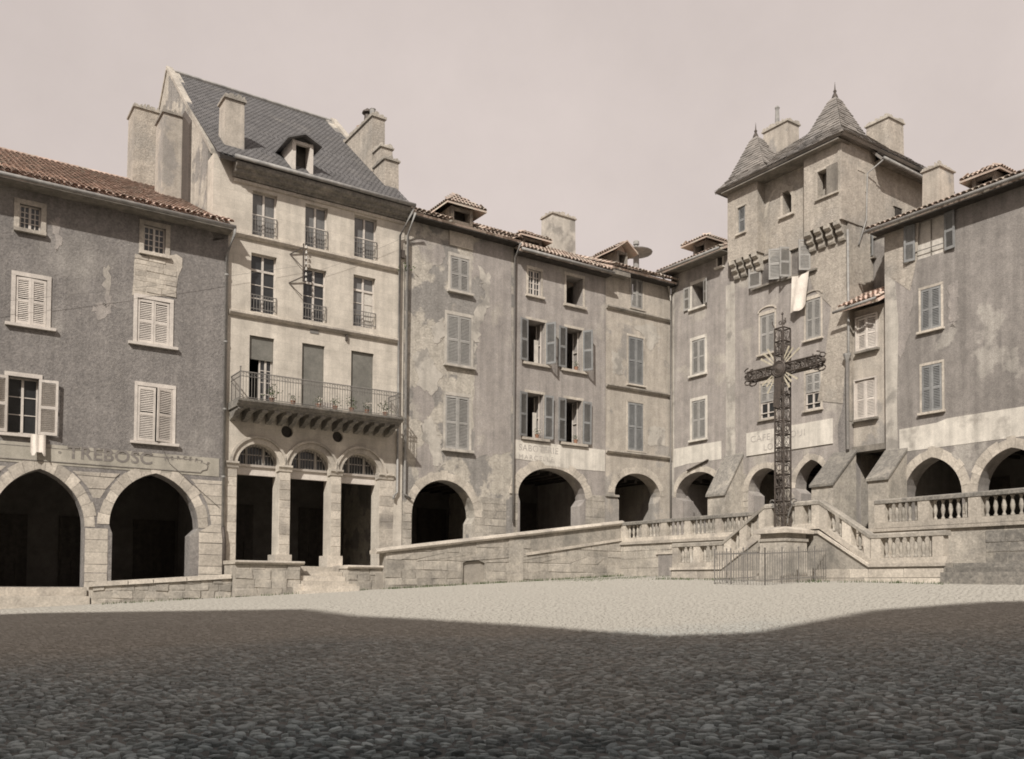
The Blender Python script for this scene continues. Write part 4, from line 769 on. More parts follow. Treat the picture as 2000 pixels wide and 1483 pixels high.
T_.part('front_wall', 'plaster_mauve', MB().prism([(gx0, 0), (gx1, 0), (gx1, zj-.5), (gx0, zj-.5)], 0, .75, [loop(gz[k]) for k in ('b1', 'b2', 'c1', 'c2', 'd1', 'd2')]+[arch_hole(*a, 3.5, il=.3, ir=.1, drop=.25) for a in ga]))
tl0, tl1 = T_.at(1421, 400, .5)[0], T_.at(1479, 400, .5)[0]; tr0, tr1 = T_.at(1570, 330, .5)[0], 10.48
T_.part('upper_wall', 'rubble', MB().prism([(gx0+.02, zj-.5), (gx1-.02, zj-.5), (gx1-.02, gzt), (gx0+.02, gzt)], .0, .75, [loop(gz['m1'])]))
gy1 = 6.3
T_.part('side_walls', 'rubble', MB().box(gx0+.006, gx0+.4, .751, gy1, 0, gzt).box(gx1-.4, gx1-.006, .751, gy1, 0, 19.9).box(gx0+.4, gx1-.4, gy1-.4, gy1, 0, gzt)); gallery(T_, gx0, gx1, 3.5, 7.2, 4.5)
masonry(T_, gx0+.05, gx1-.05, 3.2, ga[1][2]+.9, .36, (.4, .8), 'old_stone', 0, .018, blocked_fn(ga, .33), limit=100)
for a in ga: voussoirs(T_, *a, th=.33, n=13)
def turret(x0, x1, w, hole, dp, m='rubble'):
    t = T_.part('turret', m, MB().prism([(x0, zj), (x1, zj), (x1, gzt-.05), (x0, gzt-.05)], -w, -w+.35, [loop(hole)]).box(x0, x0+.3, -w+.35, dp, zj, gzt-.05).box(x1-.3, x1, -w+.35, dp, zj, gzt-.05).box(x0+.3, x1-.3, -w+.35, .0, zj, zj+.12)); return t
tL = turret(tl0, tl1, .5, gz['l1'], .0); tR = turret(tr0, tr1, .5, gz['r1'], 1.9)
def corbels(x0, x1, w, n, parent):
    for i in range(n):
        x = x0+(x1-x0)*(i+.5)/n; hw = .15
        b = MB()
        for k, (pw, z0, z1) in enumerate(((w, zj-.24, zj-.003), (w*.68, zj-.5, zj-.24), (w*.36, zj-.76, zj-.5))):
            b.sweep([(.01, z0), (-pw*.78, z0), (-pw, z0+.08), (-pw, z1-.001), (.01, z1-.001)], x-hw, x+hw)
        T_.part('corbel', 'old_stone', b, parent=parent)
corbels(tl0, tl1, .5, 4, tL); corbels(tr0-.1, tr1-.02, .5, 4, tR)
T_.part('ledge', 'stone', MB().box(tl1, tr0, -.12, .02, zj-.35, zj-.2))
surround(T_, gz['m1'], 'stone', .12, .02, .14, .1, .06)
T_.part('relieving_arch', 'stone', MB().prism(arc(gz['m1'][0]-.9, gz['m1'][1]+.1, gz['m1'][2]+.3, gz['m1'][3]+.35, 16)+list(reversed(arc(gz['m1'][0]-1.05, gz['m1'][1]+.25, gz['m1'][2]+.3, gz['m1'][3]+.5, 16))), -.015, .01))
for k_ in ('l1', 'r1'):
    x0, x1, z0, z1 = gz[k_]; T_.part('sill', 'stone', MB().box(x0-.1, x1+.1+(.5 if k_ == 'r1' else 0), -.6, -.4, z0-.08, z0-.004))
    T_.part('jamb', 'stone', MB().box(x0-.1, x0-.004, -.52, -.3, z0, z1)); T_.part('lintel', 'stone', MB().box(x0-.1, x1+.1, -.523, -.3, z1+.004, z1+.12))
x0, x1, z0, z1 = gz['l1']; shutter(T_, x0, z0, z1, x1-x0, 1, 1, 'paint_blue', y=-.42)
x0, x1, z0, z1 = gz['r1']; T_.part('plank_shutter', 'wood_grey', MB().box(x1+.02, x1+.55, -.56, -.52, z0, z1+.05))
for k_ in ('c1', 'c2', 'd1', 'd2'):
    r_ = gz[k_]; surround(T_, r_, 'stone', .09, .015, .16, .08, .05); wv = (r_[1]-r_[0])/2-.005; zz = r_[2]+.02 if k_[0] == 'c' else r_[2]+(r_[3]-r_[2])*.47
    for s_, xx in ((1, r_[0]+.005), (-1, r_[1]-.005)): shutter(T_, xx, zz, r_[3]-.02, wv, s_, 2, 'paint_grey', y=.03)
    if k_[0] == 'd': casement(T_, (r_[0], r_[1], r_[2], r_[2]+(r_[3]-r_[2])*.46), 2, 1, .06, 'paint_pale'); T_.part('window_bar', 'paint_pale', MB().box(r_[0], r_[1], .0, .03, r_[2]+.25, r_[2]+.29))
    if k_[0] == 'c': T_.part('hood_arch', 'stone', MB().prism(arc(r_[0]-.12, r_[1]+.12, r_[3]+.14, r_[3]+.4, 12)+list(reversed(arc(r_[0]-.05, r_[1]+.05, r_[3]+.14, r_[3]+.33, 12))), -.05, .01))
for k_, a0_, a1_ in (('b1', 165, 40), ('b2', 120, 55)):
    r_ = gz[k_]; T_.part('sill', 'wood_grey', MB().box(r_[0]-.5, r_[1]+.35, -.16, .05, r_[2]-.09, r_[2]-.004)); wv = (r_[1]-r_[0])/2
    shutter(T_, r_[0]-.01, r_[2], r_[3]-.02, wv, 1, a0_, 'paint_grey', y=-.05); shutter(T_, r_[1]+.01, r_[2], r_[3]-.02, wv, -1, a1_, 'paint_grey', y=-.05)
    T_.part('top_shutter', 'paint_blue', MB().box(r_[0]+.04, r_[1]-.04, .1, .14, r_[2]+(r_[3]-r_[2])*.55, r_[3])); T_.part('jamb', 'stone', MB().box(r_[0]-.1, r_[0]-.012, -.02, .2, r_[2], r_[3]))
T_.part('corner_stones', 'rubble', MB().box(gx1-.005, gx1+.02, -.02, .9, 8.5, zj-.45)); T_.part('damp_patch', 'roughcast', MB().prism([(9.95, 7.2), (gx1-.02, 7.2), (gx1-.02, 11.4), (10.25, 10.6), (10.15, 9.2), (9.9, 8.4)], -.024, .01)); T_.part('quoin_strip', 'lime_old', MB().box(gx0+.02, gx0+.26, -.025, .02, 6.3, zj-.75)); T_.part('bare_stone_patch', 'rubble', MB().prism([(8.9, 9.6), (gx1-.01, 9.2), (gx1-.01, zj-.51), (8.1, zj-.51), (8.7, 14.5), (9.6, 13.5), (9.3, 11.5)], -.02, .02))
st0 = T_.at(1459, 868)[0]; st1 = T_.at(1627, 840)[0]; sz1 = T_.at(1543, 832)[1]; sz0 = T_.at(1543, 879)[1]
sg2 = T_.part('shop_sign', 'limewash', MB().box(st0, st1, -.05, -.004, sz0, sz1)); hh_ = sz1-sz0
text(T_, 'CAFE', st0+.25, sz0+hh_*.56, .42, 'ink_faint', -.056, parent=sg2, sx=1.1, space=1.1); text(T_, 'LOUT', st0+1.0, sz0+.14, .42, 'ink_faint', -.056, parent=sg2, sx=1.0, space=1.1); text(T_, 'TEOUI', st1-2.7, sz0+hh_*.5, .42, 'ink_faint', -.056, parent=sg2, sx=1.0, space=1.15)
# roofs of the tower
rt = MB(); ov = .42
def pyramid(x0, x1, y0, y1, cx, cy, ze, za, name):
    P = []                                             # flared: three rings
    for f, z in ((1, ze), (.67, ze+(za-ze)*.22), (.13, za-(za-ze)*.09)): P.append([(cx+(x-cx)*f, cy+(y-cy)*f, z) for x, y in ((x0, y0), (x1, y0), (x1, y1), (x0, y1))])
    b = MB(); v = [p for r in P for p in r]+[(cx, cy, za)]; fs = [(3, 2, 1, 0)]
    for r in (0, 1): fs += [(r*4+k, r*4+(k+1) % 4, r*4+4+(k+1) % 4, r*4+4+k) for k in range(4)]
    fs += [(8+k, 8+(k+1) % 4, 12) for k in range(4)]; b.add(v, fs); o = T_.part(name, 'slate_old', b); s = MB()
    for k in range(4):
        nv = ((0, -1, .6), (1, 0, .6), (0, 1, .6), (-1, 0, .6))[k]; k2 = (k+1) % 4
        slate_face(s, P[0][k], P[0][k2], P[1][k2], P[1][k], 6, 9, nv, .03); slate_face(s, P[1][k], P[1][k2], P[2][k2], P[2][k], 13, 6, nv, .03)
    T_.part('slates', 'slate_old', s, parent=o, fix=False, kind='stuff')
    T_.part('finial', 'iron', MB().lathe([(.14, -.12), (.1, .0), (.05, .1), (.075, .18), (.03, .25), (.014, .45), (.003, .6)], 8, (cx, cy, za)), parent=o); return o
ez = T_.at(1520, 316, .9)[1]
mr_ = slab(T_, 'roof', 'slate_old', [(gx0-.2, -.9, ez), (gx1+.3, -.9, ez), (7.7, 3, 23.3), (6.8, 3, 23.3)], .12); slab(T_, 'rear_roof', 'slate_old', [(6.8, 3, 23.3), (7.7, 3, 23.3), (gx1+.4, 6.6, 20), (gx0-.2, 6.6, 20)], .12)
slab(T_, 'hip_roof', 'slate_old', [(gx1+.42, -.9, ez-.02), (gx1+.42, 6.6, ez-.1), (7.7, 3, 23.28)], .12); slab(T_, 'hip_roof', 'slate_old', [(gx0-.2, 6.6, 20), (gx0-.2, -.88, ez-.02), (6.8, 3, 23.28)], .12)
s = MB(); slate_face(s, (gx0-.2, -.93, ez+.03), (gx1+.3, -.93, ez+.03), (7.7, 3, 23.33), (6.8, 3, 23.33), 24, 30, (0, -.65, .75), .02); slate_face(s, (gx1+.45, -.9, ez+.02), (gx1+.45, 6.6, ez-.05), (7.7, 3.04, 23.32), (7.7, 2.96, 23.32), 24, 30, (.75, 0, .6), .02); T_.part('slates', 'slate_old', s, parent=mr_, fix=False, kind='stuff')
pyramid(tl0-.35, tl1+.95, -.92, 1.9, 5.15, .45, ez-.02, T_.at(1479, 262, -.45)[1], 'turret_roof'); pyramid(tr0-.55, tr1+.42, -.94, 1.75, 9.5, .45, ez-.02, T_.at(1641, 181, -.45)[1], 'turret_roof')
T_.part('eave_board', 'wood_grey', MB().box(tl0-.1, tr1+.1, -.85, -.0, ez-.2, ez-.15)); T_.part('eave_board', 'wood_grey', MB().box(gx1+.0, gx1+.4, 1.8, gy1, 19.85, 19.9))
zs_ = T_.at(1762, 348, 0)[1]
lo = slab(T_, 'side_roof', 'slate_old', [(gx1+.62, 1.5, 19.75), (gx1+.62, 6.8, 19.6), (gx1-.6, 6.8, 20.9), (gx1-.6, 1.5, 21.1)], .1); s = MB(); slate_face(s, (gx1+.64, 1.5, 19.78), (gx1+.64, 6.8, 19.63), (gx1-.6, 6.8, 20.93), (gx1-.6, 1.5, 21.13), 9, 26, (.75, 0, .65), .03); T_.part('slates', 'slate_old', s, parent=lo, fix=False, kind='stuff')
pipe(T_, [(gx1+.68, 1.5, 19.72), (gx1+.68, 6.8, 19.55)], .07, 'zinc', 'gutter'); pipe(T_, [(gx1+.66, 1.55, 19.7), (gx1+.1, 1.2, 19.2), (gx1+.06, 1.15, 17.2), (gx1+.06, .6, 16.0)], .032, 'zinc')
for y0, y1, z0, z1 in ((.75, 1.1, 18.5, 19.2), (3.3, 3.8, 17.2, 18.3)): T_.part('side_window', 'wood_dark', MB().box(gx1-.02, gx1+.015, y0, y1, z0, z1)); T_.part('jamb', 'stone', MB().box(gx1-.02, gx1+.05, y1, y1+.16, z0-.1, z1+.1).box(gx1-.02, gx1+.051, y0-.14, y1, z1+.002, z1+.14))
chimney(T_, T_.at(1489, 270, -1.8)[0], T_.at(1550, 270, -1.8)[0]-.35, 1.8, 2.7, 19.8, T_.at(1520, 245, -1.8)[1], 'plaster_pale', .15); cpx = T_.at(1518, 215, -2.2); T_.part('chimney_pot', 'zinc', MB().lathe([(.11, -.75), (.09, -.1), (.12, .0), (.05, .1)], 8, (cpx[0], 2.2, cpx[1]+.1)))
chimney(T_, T_.at(1690, 260, -4)[0], T_.at(1750, 260, -4)[0]-.35, 4.0, 5.2, 19.8, T_.at(1720, 236, -4)[1], 'rubble', .12)
bt_ = lambda T, x0, x1, wf, zf_, zb_, nm='buttress': (T.part(nm, 'old_stone', MB().hull8([(x0, -wf, 3.0), (x1, -wf, 3.0), (x1, 0, 3.0), (x0, 0, 3.0)], [(x0, -wf, zf_), (x1, -wf, zf_), (x1, 0, zb_), (x0, 0, zb_)])), T.part('buttress_cap', 'lichen_shade_stone', MB().hull8([(x0-.05, -wf-.09, zf_-.06), (x1+.05, -wf-.09, zf_-.06), (x1+.05, -.0, zb_+.02), (x0-.05, -.0, zb_+.02)], [(x0-.05, -wf-.09, zf_+.04), (x1+.05, -wf-.09, zf_+.04), (x1+.05, -.0, zb_+.13), (x0-.05, -.0, zb_+.13)])))
bt_(T_, 3.65, 4.75, 1.2, 5.85, 7.75); bt_(T_, 9.7, 10.75, 1.5, 5.75, 7.15)
pipe(T_, [(gx1+.05, -.12, 16.5), (gx1+.05, -.1, 12.5), (gx1+.0, -.1, 8.0)], .05, 'zinc'); T_.part('rain_head', 'zinc', MB().lathe([(.06, 0), (.16, .25), (.17, .32)], 8, (gx1+.03, -.18, T_.at(1652, 708, .1)[1])))
T_.part('weathered_sock', 'iron_pale', MB().tube([(gx1+.03, -.18, T_.at(1652, 708, .1)[1]), (gx1+.03, -.16, 7.3)], .07, 8))

# ================================================================== I: bridging house over the alley
I_ = Th('alley_house', 'narrow low-roofed house bridging the dark alley between tower and right-hand arcade', 'house', R, 11.2, 3.6)
ix0, ix1, iy = 10.46, 12.09, .25
iw = {'a': rect(I_, 1676, 1714, 619, 684, w=-iy), 'b': rect(I_, 1673, 1712, 742, 818, w=-iy)}
zib = I_.at(1695, 868, 0)[1]; zie = 13.1
I_.part('front_wall', 'plaster_pale', MB().prism([(ix0, zib), (ix1, zib), (ix1, zie), (ix0, zie)], iy, iy+.4, [loop(r) for r in iw.values()]))
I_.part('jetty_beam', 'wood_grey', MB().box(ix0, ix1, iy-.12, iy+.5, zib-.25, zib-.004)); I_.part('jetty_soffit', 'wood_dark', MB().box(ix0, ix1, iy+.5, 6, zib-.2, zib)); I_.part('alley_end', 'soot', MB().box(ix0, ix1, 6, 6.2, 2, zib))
for k_, r_ in iw.items():
    surround(I_, r_, 'paint_pale', .05, -iy+.02, .06, 0, 0); wv = (r_[1]-r_[0])/2-.005; I_.part('sill', 'wood_grey', MB().box(r_[0]-.08, r_[1]+.1, iy-.2, iy+.05, r_[2]-.09, r_[2]-.004))
    shutter(I_, r_[0]+.005, r_[2]+.02, r_[3]-.02, wv, 1, 4 if k_ == 'a' else 1, 'paint_pale', y=iy-.03); shutter(I_, r_[1]-.005, r_[2]+.02, r_[3]-.02, wv, -1, 14 if k_ == 'a' else 2, 'paint_pale', y=iy-.03)
ir = slab(I_, 'roof', 'tile', [(ix0-.15, -.45, zie+.0), (ix1, -.45, zie+.0), (ix1, 1.6, zie+1.1), (ix0-.15, 1.6, zie+1.1)], .1); tiled_slope(I_, ir, 'tile', ix0-.15, ix1, -.55, zie+.05, 1.6, zie+1.15, 60); pipe(I_, [(ix0-.35, -.6, zie-.1), (ix1, -.6, zie+.02)], .06, 'zinc', 'gutter')
uz0, uz1 = I_.at(1695, 585, -1.7)[1], 19.0; uw = rect(I_, 1676, 1692, 468, 510, w=-1.7)
I_.part('set_back_wall', 'plaster_grey', MB().prism([(ix0, zie+.6), (ix1+2.0, zie+.6), (ix1+2.0, 17.0), (ix0, 17.0)], 1.7, 2.0, [loop(uw)])); shutter(I_, uw[1]+.02, uw[2], uw[3], .5, -1, 150, 'paint_blue', y=1.66); I_.part('sill', 'wood_grey', MB().box(uw[0]-.05, uw[1]+.5, 1.5, 1.75, uw[2]-.1, uw[2]-.02)); I_.part('string_course', 'old_stone', MB().box(ix0, ix1, 1.62, 1.72, 16.5, 16.6))

# ================================================================== H: right house with grey render and white band
H = Th('arcaded_house', 'right-hand grey rendered house with louvred shutters and a broad white painted band over round arches', 'house', R, 16, 2.0, group='arcaded houses round the square')
hx0, hx1, hze = 12.1, 24.0, 15.9
hw_ = {'a': rect(H, 1789, 1846, 428, 500), 'b': rect(H, 1799, 1838, 562, 644), 'c': rect(H, 1801, 1840, 712, 804)}
hw_['d'] = (hw_['b'][0]+4.2, hw_['b'][1]+4.2, *hw_['b'][2:]); hw_['e'] = (hw_['c'][0]+4.2, hw_['c'][1]+4.2, *hw_['c'][2:])
x0, z0 = H.at(1765, 968); x1, z1 = H.at(1879, 968); xa, za = H.at(1822, 893); ha1 = (x0, x1, (z0+z1)/2, za); x0 = H.at(1909, 950)[0]; ha2 = (x0, x0+2.45, ha1[2], ha1[3])
ha3 = (ha2[1]+.7, ha2[1]+3.1, ha1[2], ha1[3])
H.part('front_wall', 'plaster_grey', MB().prism([(hx0, 0), (hx1, 0), (hx1, hze), (hx0, hze)], 0, .75, [loop(r) for r in hw_.values()]+[arch_hole(*a, 3.5, il=.0, ir=.0, drop=.2) for a in (ha1, ha2, ha3)]))
shell(H, hx0, hx1, 0, 15.8, 9, 'plaster_grey'); gallery(H, hx0, hx1, 3.5, 7.0)
for a in (ha1, ha2): voussoirs(H, *a, th=.42, n=15, m='stone')
masonry(H, hx0+.02, hx1-3, 3.2, ha1[2]+.05, .36, (.4, .8), 'old_stone', 0, .016, blocked_fn([ha1, ha2, ha3], .42), limit=80)
H.part('quoin_strip', 'lime_old', MB().prism([(hx0+.02, 6.2), (hx0+.55, 6.2), (hx0+.5, 9), (hx0+.6, 12), (hx0+.45, 14), (hx0+.02, 15.5)], -.016, .01))
H.part('bare_stone_patch', 'rubble', MB().prism([(hx0+.02, 14.2), (hx0+1.1, 13.2), (hx0+1.4, 14.4), (hx0+1.5, hze-.1), (hx0+.02, hze-.1)], -.022, .01))
bz0, bz1 = H.at(1840, 873)[1], H.at(1840, 819)[1]; H.part('painted_band', 'limewash', MB().prism([(hx0+.6, bz0+.0), (hx1-.1, bz0), (hx1-.1, bz1), (H.at(1850, 815)[0], bz1), (H.at(1830, 820)[0], bz1-.1), (hx0+.6, bz1-.15)], -.012, .01))
for px in ([(1745, 540), (1775, 520), (1785, 600), (1765, 700), (1748, 690)], [(1850, 560), (1870, 550), (1872, 620), (1855, 640)]): ragged(H, 'pale_plaster_patch', 'plaster_mauve', px, -.012, .01, .08)
r_ = hw_['a']; H.part('window_blind', 'curtain', MB().box(r_[0]+.01, r_[1]-.01, .08, .11, r_[2]+.02, r_[3])); H.part('mullion', 'wood_grey', MB().box((r_[0]+r_[1])/2-.02, (r_[0]+r_[1])/2+.02, .05, .079, r_[2], r_[3]))
shutter(H, r_[0]-.01, r_[2], r_[3], .42, 1, 172, 'paint_blue', y=-.06); shutter(H, r_[1]+.01, r_[2], r_[3], .42, -1, 172, 'paint_blue', y=-.06); H.part('window_bar', 'iron_pale', MB().box(r_[0]-.1, r_[1]+.1, -.06, -.04, r_[2]+.3, r_[2]+.33))
for k_ in 'bcde':
    r_ = hw_[k_]; surround(H, r_, 'stone', .09, .02, .1, .09, .05); wv = (r_[1]-r_[0])/2-.005
    for s_, xx in ((1, r_[0]+.005), (-1, r_[1]-.005)): shutter(H, xx, r_[2]+.02, r_[3]-.02, wv, s_, 3, 'paint_blue', y=-.0)
he = slab(H, 'roof', 'tile_old', [(hx0-.4, -.55, hze), (hx1, -.55, hze), (hx1, 5, hze+2.5), (hx0-.4, 5, hze+2.5)], .1); slab(H, 'rear_roof', 'tile_old', [(hx0-.4, 5, hze+2.5), (hx1, 5, hze+2.5), (hx1, 9.4, hze), (hx0-.4, 9.4, hze)], .1)
H.part('eave_board', 'wood_dark', MB().box(hx0-.3, hx1, -.5, 0, hze-.13, hze-.09)); tiled_slope(H, he, 'tile_old', hx0-.4, hx1-4, -.65, hze+.05, 5, hze+2.55, 110); pipe(H, [(hx0-.45, -.68, hze-.04), (hx1, -.68, hze-.02)], .07, 'zinc', 'gutter')
chimney(H, H.at(1800, 360, -1.5)[0], H.at(1852, 360, -1.5)[0]-.35, 1.5, 2.6, 16.3, H.at(1825, 328, -1.5)[1], 'plaster_pale', .1, 'rubble')
dormer(H, 15.2, 16.1, .9, hze+.55, hze+1.2, 1.6, 'plaster_grey', 'tile_old', .32, True, .48); bt_(H, 12.12, 13.0, 1.2, 5.8, 6.95)

# ================================================================== walls before the arcades
pw = Th('parapet_wall', 'low rubble parapet with a long stone cap before the TREBOSC arches', 'wall', L, -25, .5)
zcap = lambda x: 1.62+(x+27.2)*(1.93-1.62)/4.5
pw.part('wall_core', 'old_stone', MB().hull8([(-27.2, -1.18, 0), (-22.64, -1.18, 0), (-22.64, -.6, 0), (-27.2, -.6, 0)], [(-27.2, -1.18, zcap(-27.2)-.15), (-22.64, -1.18, zcap(-22.64)-.15), (-22.64, -.6, zcap(-22.64)-.15), (-27.2, -.6, zcap(-27.2)-.15)]))
cuts = [-27.3, -26.1, -25.3, -24.2, -22.65]
for a, b in zip(cuts, cuts[1:]): pw.part('cap_stone', 'stone', MB().hull8([(a+.01, -1.27, zcap(a)-.15), (b-.01, -1.27, zcap(b)-.15), (b-.01, -.55, zcap(b)-.15), (a+.01, -.55, zcap(a)-.15)], [(a+.02, -1.25, zcap(a)), (b-.02, -1.25, zcap(b)), (b-.02, -.55, zcap(b)), (a+.02, -.55, zcap(a))]))
masonry(pw, -27.18, -22.66, .55, lambda x: zcap(x)-.16, .24, (.3, .62), 'old_stone', -1.18, .035, rough=.028)
es = Th('entry_steps', 'two worn stone steps up to the left arch beside the parapet wall', 'steps', L, -29, .5)
es.part('step', 'stone', MB().box(-33, -27.25, -1.15, -.5, .3, 1.15)); es.part('step', 'stone', MB().box(-33, -27.25, -.49, .0, .3, 1.44))
pd = Th('podium_wall', 'stone podium with flat cap slabs carrying the balcony house arcade', 'wall', L, -19, .8)
for x0, x1, zc_ in ((-22.62, -20.2, 2.43), (-18.35, -16.45, 2.33)):
    pd.part('wall_core', 'old_stone', MB().box(x0, x1, -1.5, .0, 0, zc_-.13)); pd.part('cap_slab', 'stone', MB().sweep([(.0, zc_-.13), (-1.6, zc_-.13), (-1.66, zc_-.07), (-1.66, zc_-.03), (-1.62, zc_), (.0, zc_)], x0-.04, x1+.1))
    masonry(pd, x0+.02, x1-.02, .8, zc_-.14, .3, (.4, .85), 'old_stone', -1.5, .035, rough=.035)
for x0, x1, zz in ((-20.5, -20.16, 1.6), (-18.42, -18.05, 1.62)): pd.part('newel_block', 'stone', MB().box(x0, x1, -1.72, -1.53, .6, zz))
ps = Th('podium_steps', 'flight of worn stone steps up to the middle bay of the balcony house', 'steps', L, -19.2, .8)
gz0 = 1.2
for i in range(6):
    t_ = 2.28-(i)*.185; ps.part('step', 'stone', MB().hull8([(-20.18-(.0 if i < 5 else .25), -.45-.31*(i+1), .6), (-18.37+(.0 if i < 4 else .3), -.45-.31*(i+1), .6), (-18.37+(.0 if i < 4 else .3), 0, .6), (-20.18-(.0 if i < 5 else .25), 0, .6)], [(-20.18-(.0 if i < 5 else .25), -.45-.31*(i+1)+random.uniform(0, .02), t_), (-18.37+(.0 if i < 4 else .3), -.45-.31*(i+1), t_-random.uniform(0, .02)), (-18.37+(.0 if i < 4 else .3), 0, t_-.003*i), (-20.18-(.0 if i < 5 else .25), 0, t_-.003*i)]))
cop = lambda x: 2.92+(x+17.25)*(4.49-2.92)/11.85
rw = Th('ramp_wall', 'long stone retaining wall with sloping rounded coping along the rising arcade street', 'wall', L, -10.5, 1.2)
cel = rect(rw, 904, 947, 1094, 1140, w=1.7); cel = (cel[0], cel[1], 1.2, cel[3])
hole = [(cel[0], cel[2]), (cel[1], cel[2]), (cel[1], cel[3]-.12), ((cel[0]+cel[1])/2, cel[3]+.08), (cel[0], cel[3]-.12)]
rw.part('wall_core', 'old_stone', MB().prism([(-16.9, 0), (-4.7, 0), (-4.7, cop(-4.7)-.14), (-16.9, cop(-16.9)-.14)], -1.7, -1.25, [hole]))
cuts = np.linspace(-17.3, -4.75, 10)
for a, b in zip(cuts, cuts[1:]):
    pr_ = [(-1.82, -.12), (-1.86, -.05), (-1.82, .02), (-1.7, .07), (-1.4, .07), (-1.2, .0), (-1.2, -.14), (-1.76, -.14)]; n_ = len(pr_)
    rw.part('coping_stone', 'stone', MB().add([(x, p[0], cop(x)+p[1]) for x in (a+.004, b-.004) for p in pr_], [tuple(range(n_-1, -1, -1)), tuple(range(n_, 2*n_))]+[(i, (i+1) % n_, n_+(i+1) % n_, n_+i) for i in range(n_)]))
masonry(rw, -16.85, -4.75, .9, lambda x: min(cop(x)-.16, 2.98+(x+10.1)*.15-.05) if x > -10.3 else cop(x)-.16, .33, (.45, 1.1), 'old_stone', -1.7, .022, blocked=lambda z: [(cel[0]-.04, cel[1]+.04)] if z < cel[3] else [(-10, -10.001)], rough=.032, limit=200)
dl = lambda x: 2.96+(x+10.13)*.15
rw.part('string_course', 'stone', MB().hull8([(-10.2, -1.78, dl(-10.2)-.06), (-4.75, -1.78, dl(-4.75)-.06), (-4.75, -1.69, dl(-4.75)-.06), (-10.2, -1.69, dl(-10.2)-.06)], [(-10.2, -1.78, dl(-10.2)+.05), (-4.75, -1.78, dl(-4.75)+.05), (-4.75, -1.69, dl(-4.75)+.05), (-10.2, -1.69, dl(-10.2)+.05)]))
rw.part('pilaster', 'old_stone', MB().box(-11.1, -10.35, -1.73, -1.69, 1.0, cop(-11.1)-.15))
dr = rw.part('cellar_door', 'wood_grey', MB().prism(hole, -1.40, -1.34))
for k in range(4): x0 = cel[0]+(cel[1]-cel[0])*k/4; rw.part('plank', 'wood_grey', MB().box(x0+.012, x0+(cel[1]-cel[0])/4-.012, -1.425, -1.398, cel[2]+.2, cel[3]-.1-random.uniform(0, .03)), parent=dr)
for zz in (1.75, 2.35): rw.part('door_strap', 'iron', MB().box(cel[0]+.05, cel[1]-.3, -1.432, -1.426, zz, zz+.05), parent=dr)

# ------------------------------------------------------------------ balustrades
BAL = MB().lathe([(.075, 0), (.075, .05), (.05, .07), (.04, .12), (.075, .22), (.085, .30), (.06, .40), (.042, .50), (.06, .545), (.075, .56), (.075, .60)], 10).mesh('baluster', 'old_stone', smooth=True)
def balustrade(T, pts, zs, h=.95, piers=(), n_per=.225, pier_w=.34, base=.18, m='stone', rm='lichen_shade_stone'):
    """run through pts (x,w) at heights zs; piers at the listed arc positions 0..1 of each leg"""
    for k, ((xa, wa), (xb, wb)) in enumerate(zip(pts, pts[1:])):
        za, zb = zs[k], zs[k+1]; ln = math.hypot(xb-xa, wb-wa); dx, dw = (xb-xa)/ln, (wb-wa)/ln; nx_, nw_ = -dw, dx
        def blk(s0, s1, hw, z0, z1, top=0):
            z_ = lambda s: za+(zb-za)*s/ln; c = lambda s, q: (xa+dx*s+nx_*q, -(wa+dw*s+nw_*q))
            P = [c(s0, -hw), c(s1, -hw), c(s1, hw), c(s0, hw)]; S = (s0, s1, s1, s0); hw2 = hw-top; P2 = [c(s0, -hw2), c(s1, -hw2), c(s1, hw2), c(s0, hw2)]
            return MB().hull8([(p[0], p[1], z_(s)+z0) for p, s in zip(P, S)], [(p[0], p[1], z_(s)+z1) for p, s in zip(P2, S)])
        nr = max(1, int(ln/1.7))
        for i in range(nr): s0, s1 = ln*i/nr, ln*(i+1)/nr; b = blk(s0+.003, s1-.003, .17, h-.15, h-.04); b2 = blk(s0+.003, s1-.003, .17, h-.04, h, .05); T.part('rail_stone', rm, b); T.part('rail_stone', rm, b2)
        T.part('plinth', m, blk(0, ln, .15, -.02, base))
        ps_ = sorted(set(list(piers[k]))); pos = [p*ln for p in ps_]
        for s in pos: T.part('pier', m, blk(max(0, s-pier_w/2), min(ln, s+pier_w/2), .145, base-.004, h-.148))
        segs = list(zip([p+pier_w/2 for p in pos], [p-pier_w/2 for p in pos[1:]]))
        for s0, s1 in segs:
            n = max(1, int((s1-s0)/n_per)); sc = (h-.15-base)/.6
            for i in range(n):
                s = s0+(s1-s0)*(i+.5)/n; o = T.put('baluster', BAL, xa+dx*s, -(wa+dw*s), za+(zb-za)*s/ln+base-.003); o.scale = (random.uniform(.78, .9), random.uniform(.78, .9), sc); o.rotation_euler[2] = random.uniform(0, 6)
tw = Th('terrace_wall', 'terrace retaining wall with string course under the balustrades', 'wall', R, 8, 1.5)
tw.part('wall_core', 'old_stone', MB().box(1.5, 26, -4.85, -4.55, 0, 3.62)); tw.part('string_course', 'stone', MB().box(1.5, 26, -4.95, -4.852, 3.5, 3.62))
masonry(tw, 1.72, 7.15, 1.3, 3.49, .36, (.5, 1.1), 'old_stone', -4.85, .02, rough=.014, limit=150); masonry(tw, 18.64, 24, 1.7, 3.49, .36, (.5, 1.1), 'lichen_shade_stone', -4.85, .02, rough=.014, limit=100)  # right end laid in darker stone, shade painted into its colour
tw.part('blind_panel', 'plaster_grey', MB().box(4.25, 5.3, -4.905, -4.86, 1.9, 3.0)); tw.part('panel_head', 'stone', MB().box(4.15, 5.4, -4.95, -4.86, 3.0, 3.1)); tw.part('blind_panel', 'limewash', MB().box(6.2, 7.0, -4.9, -4.86, 2.2, 2.9))
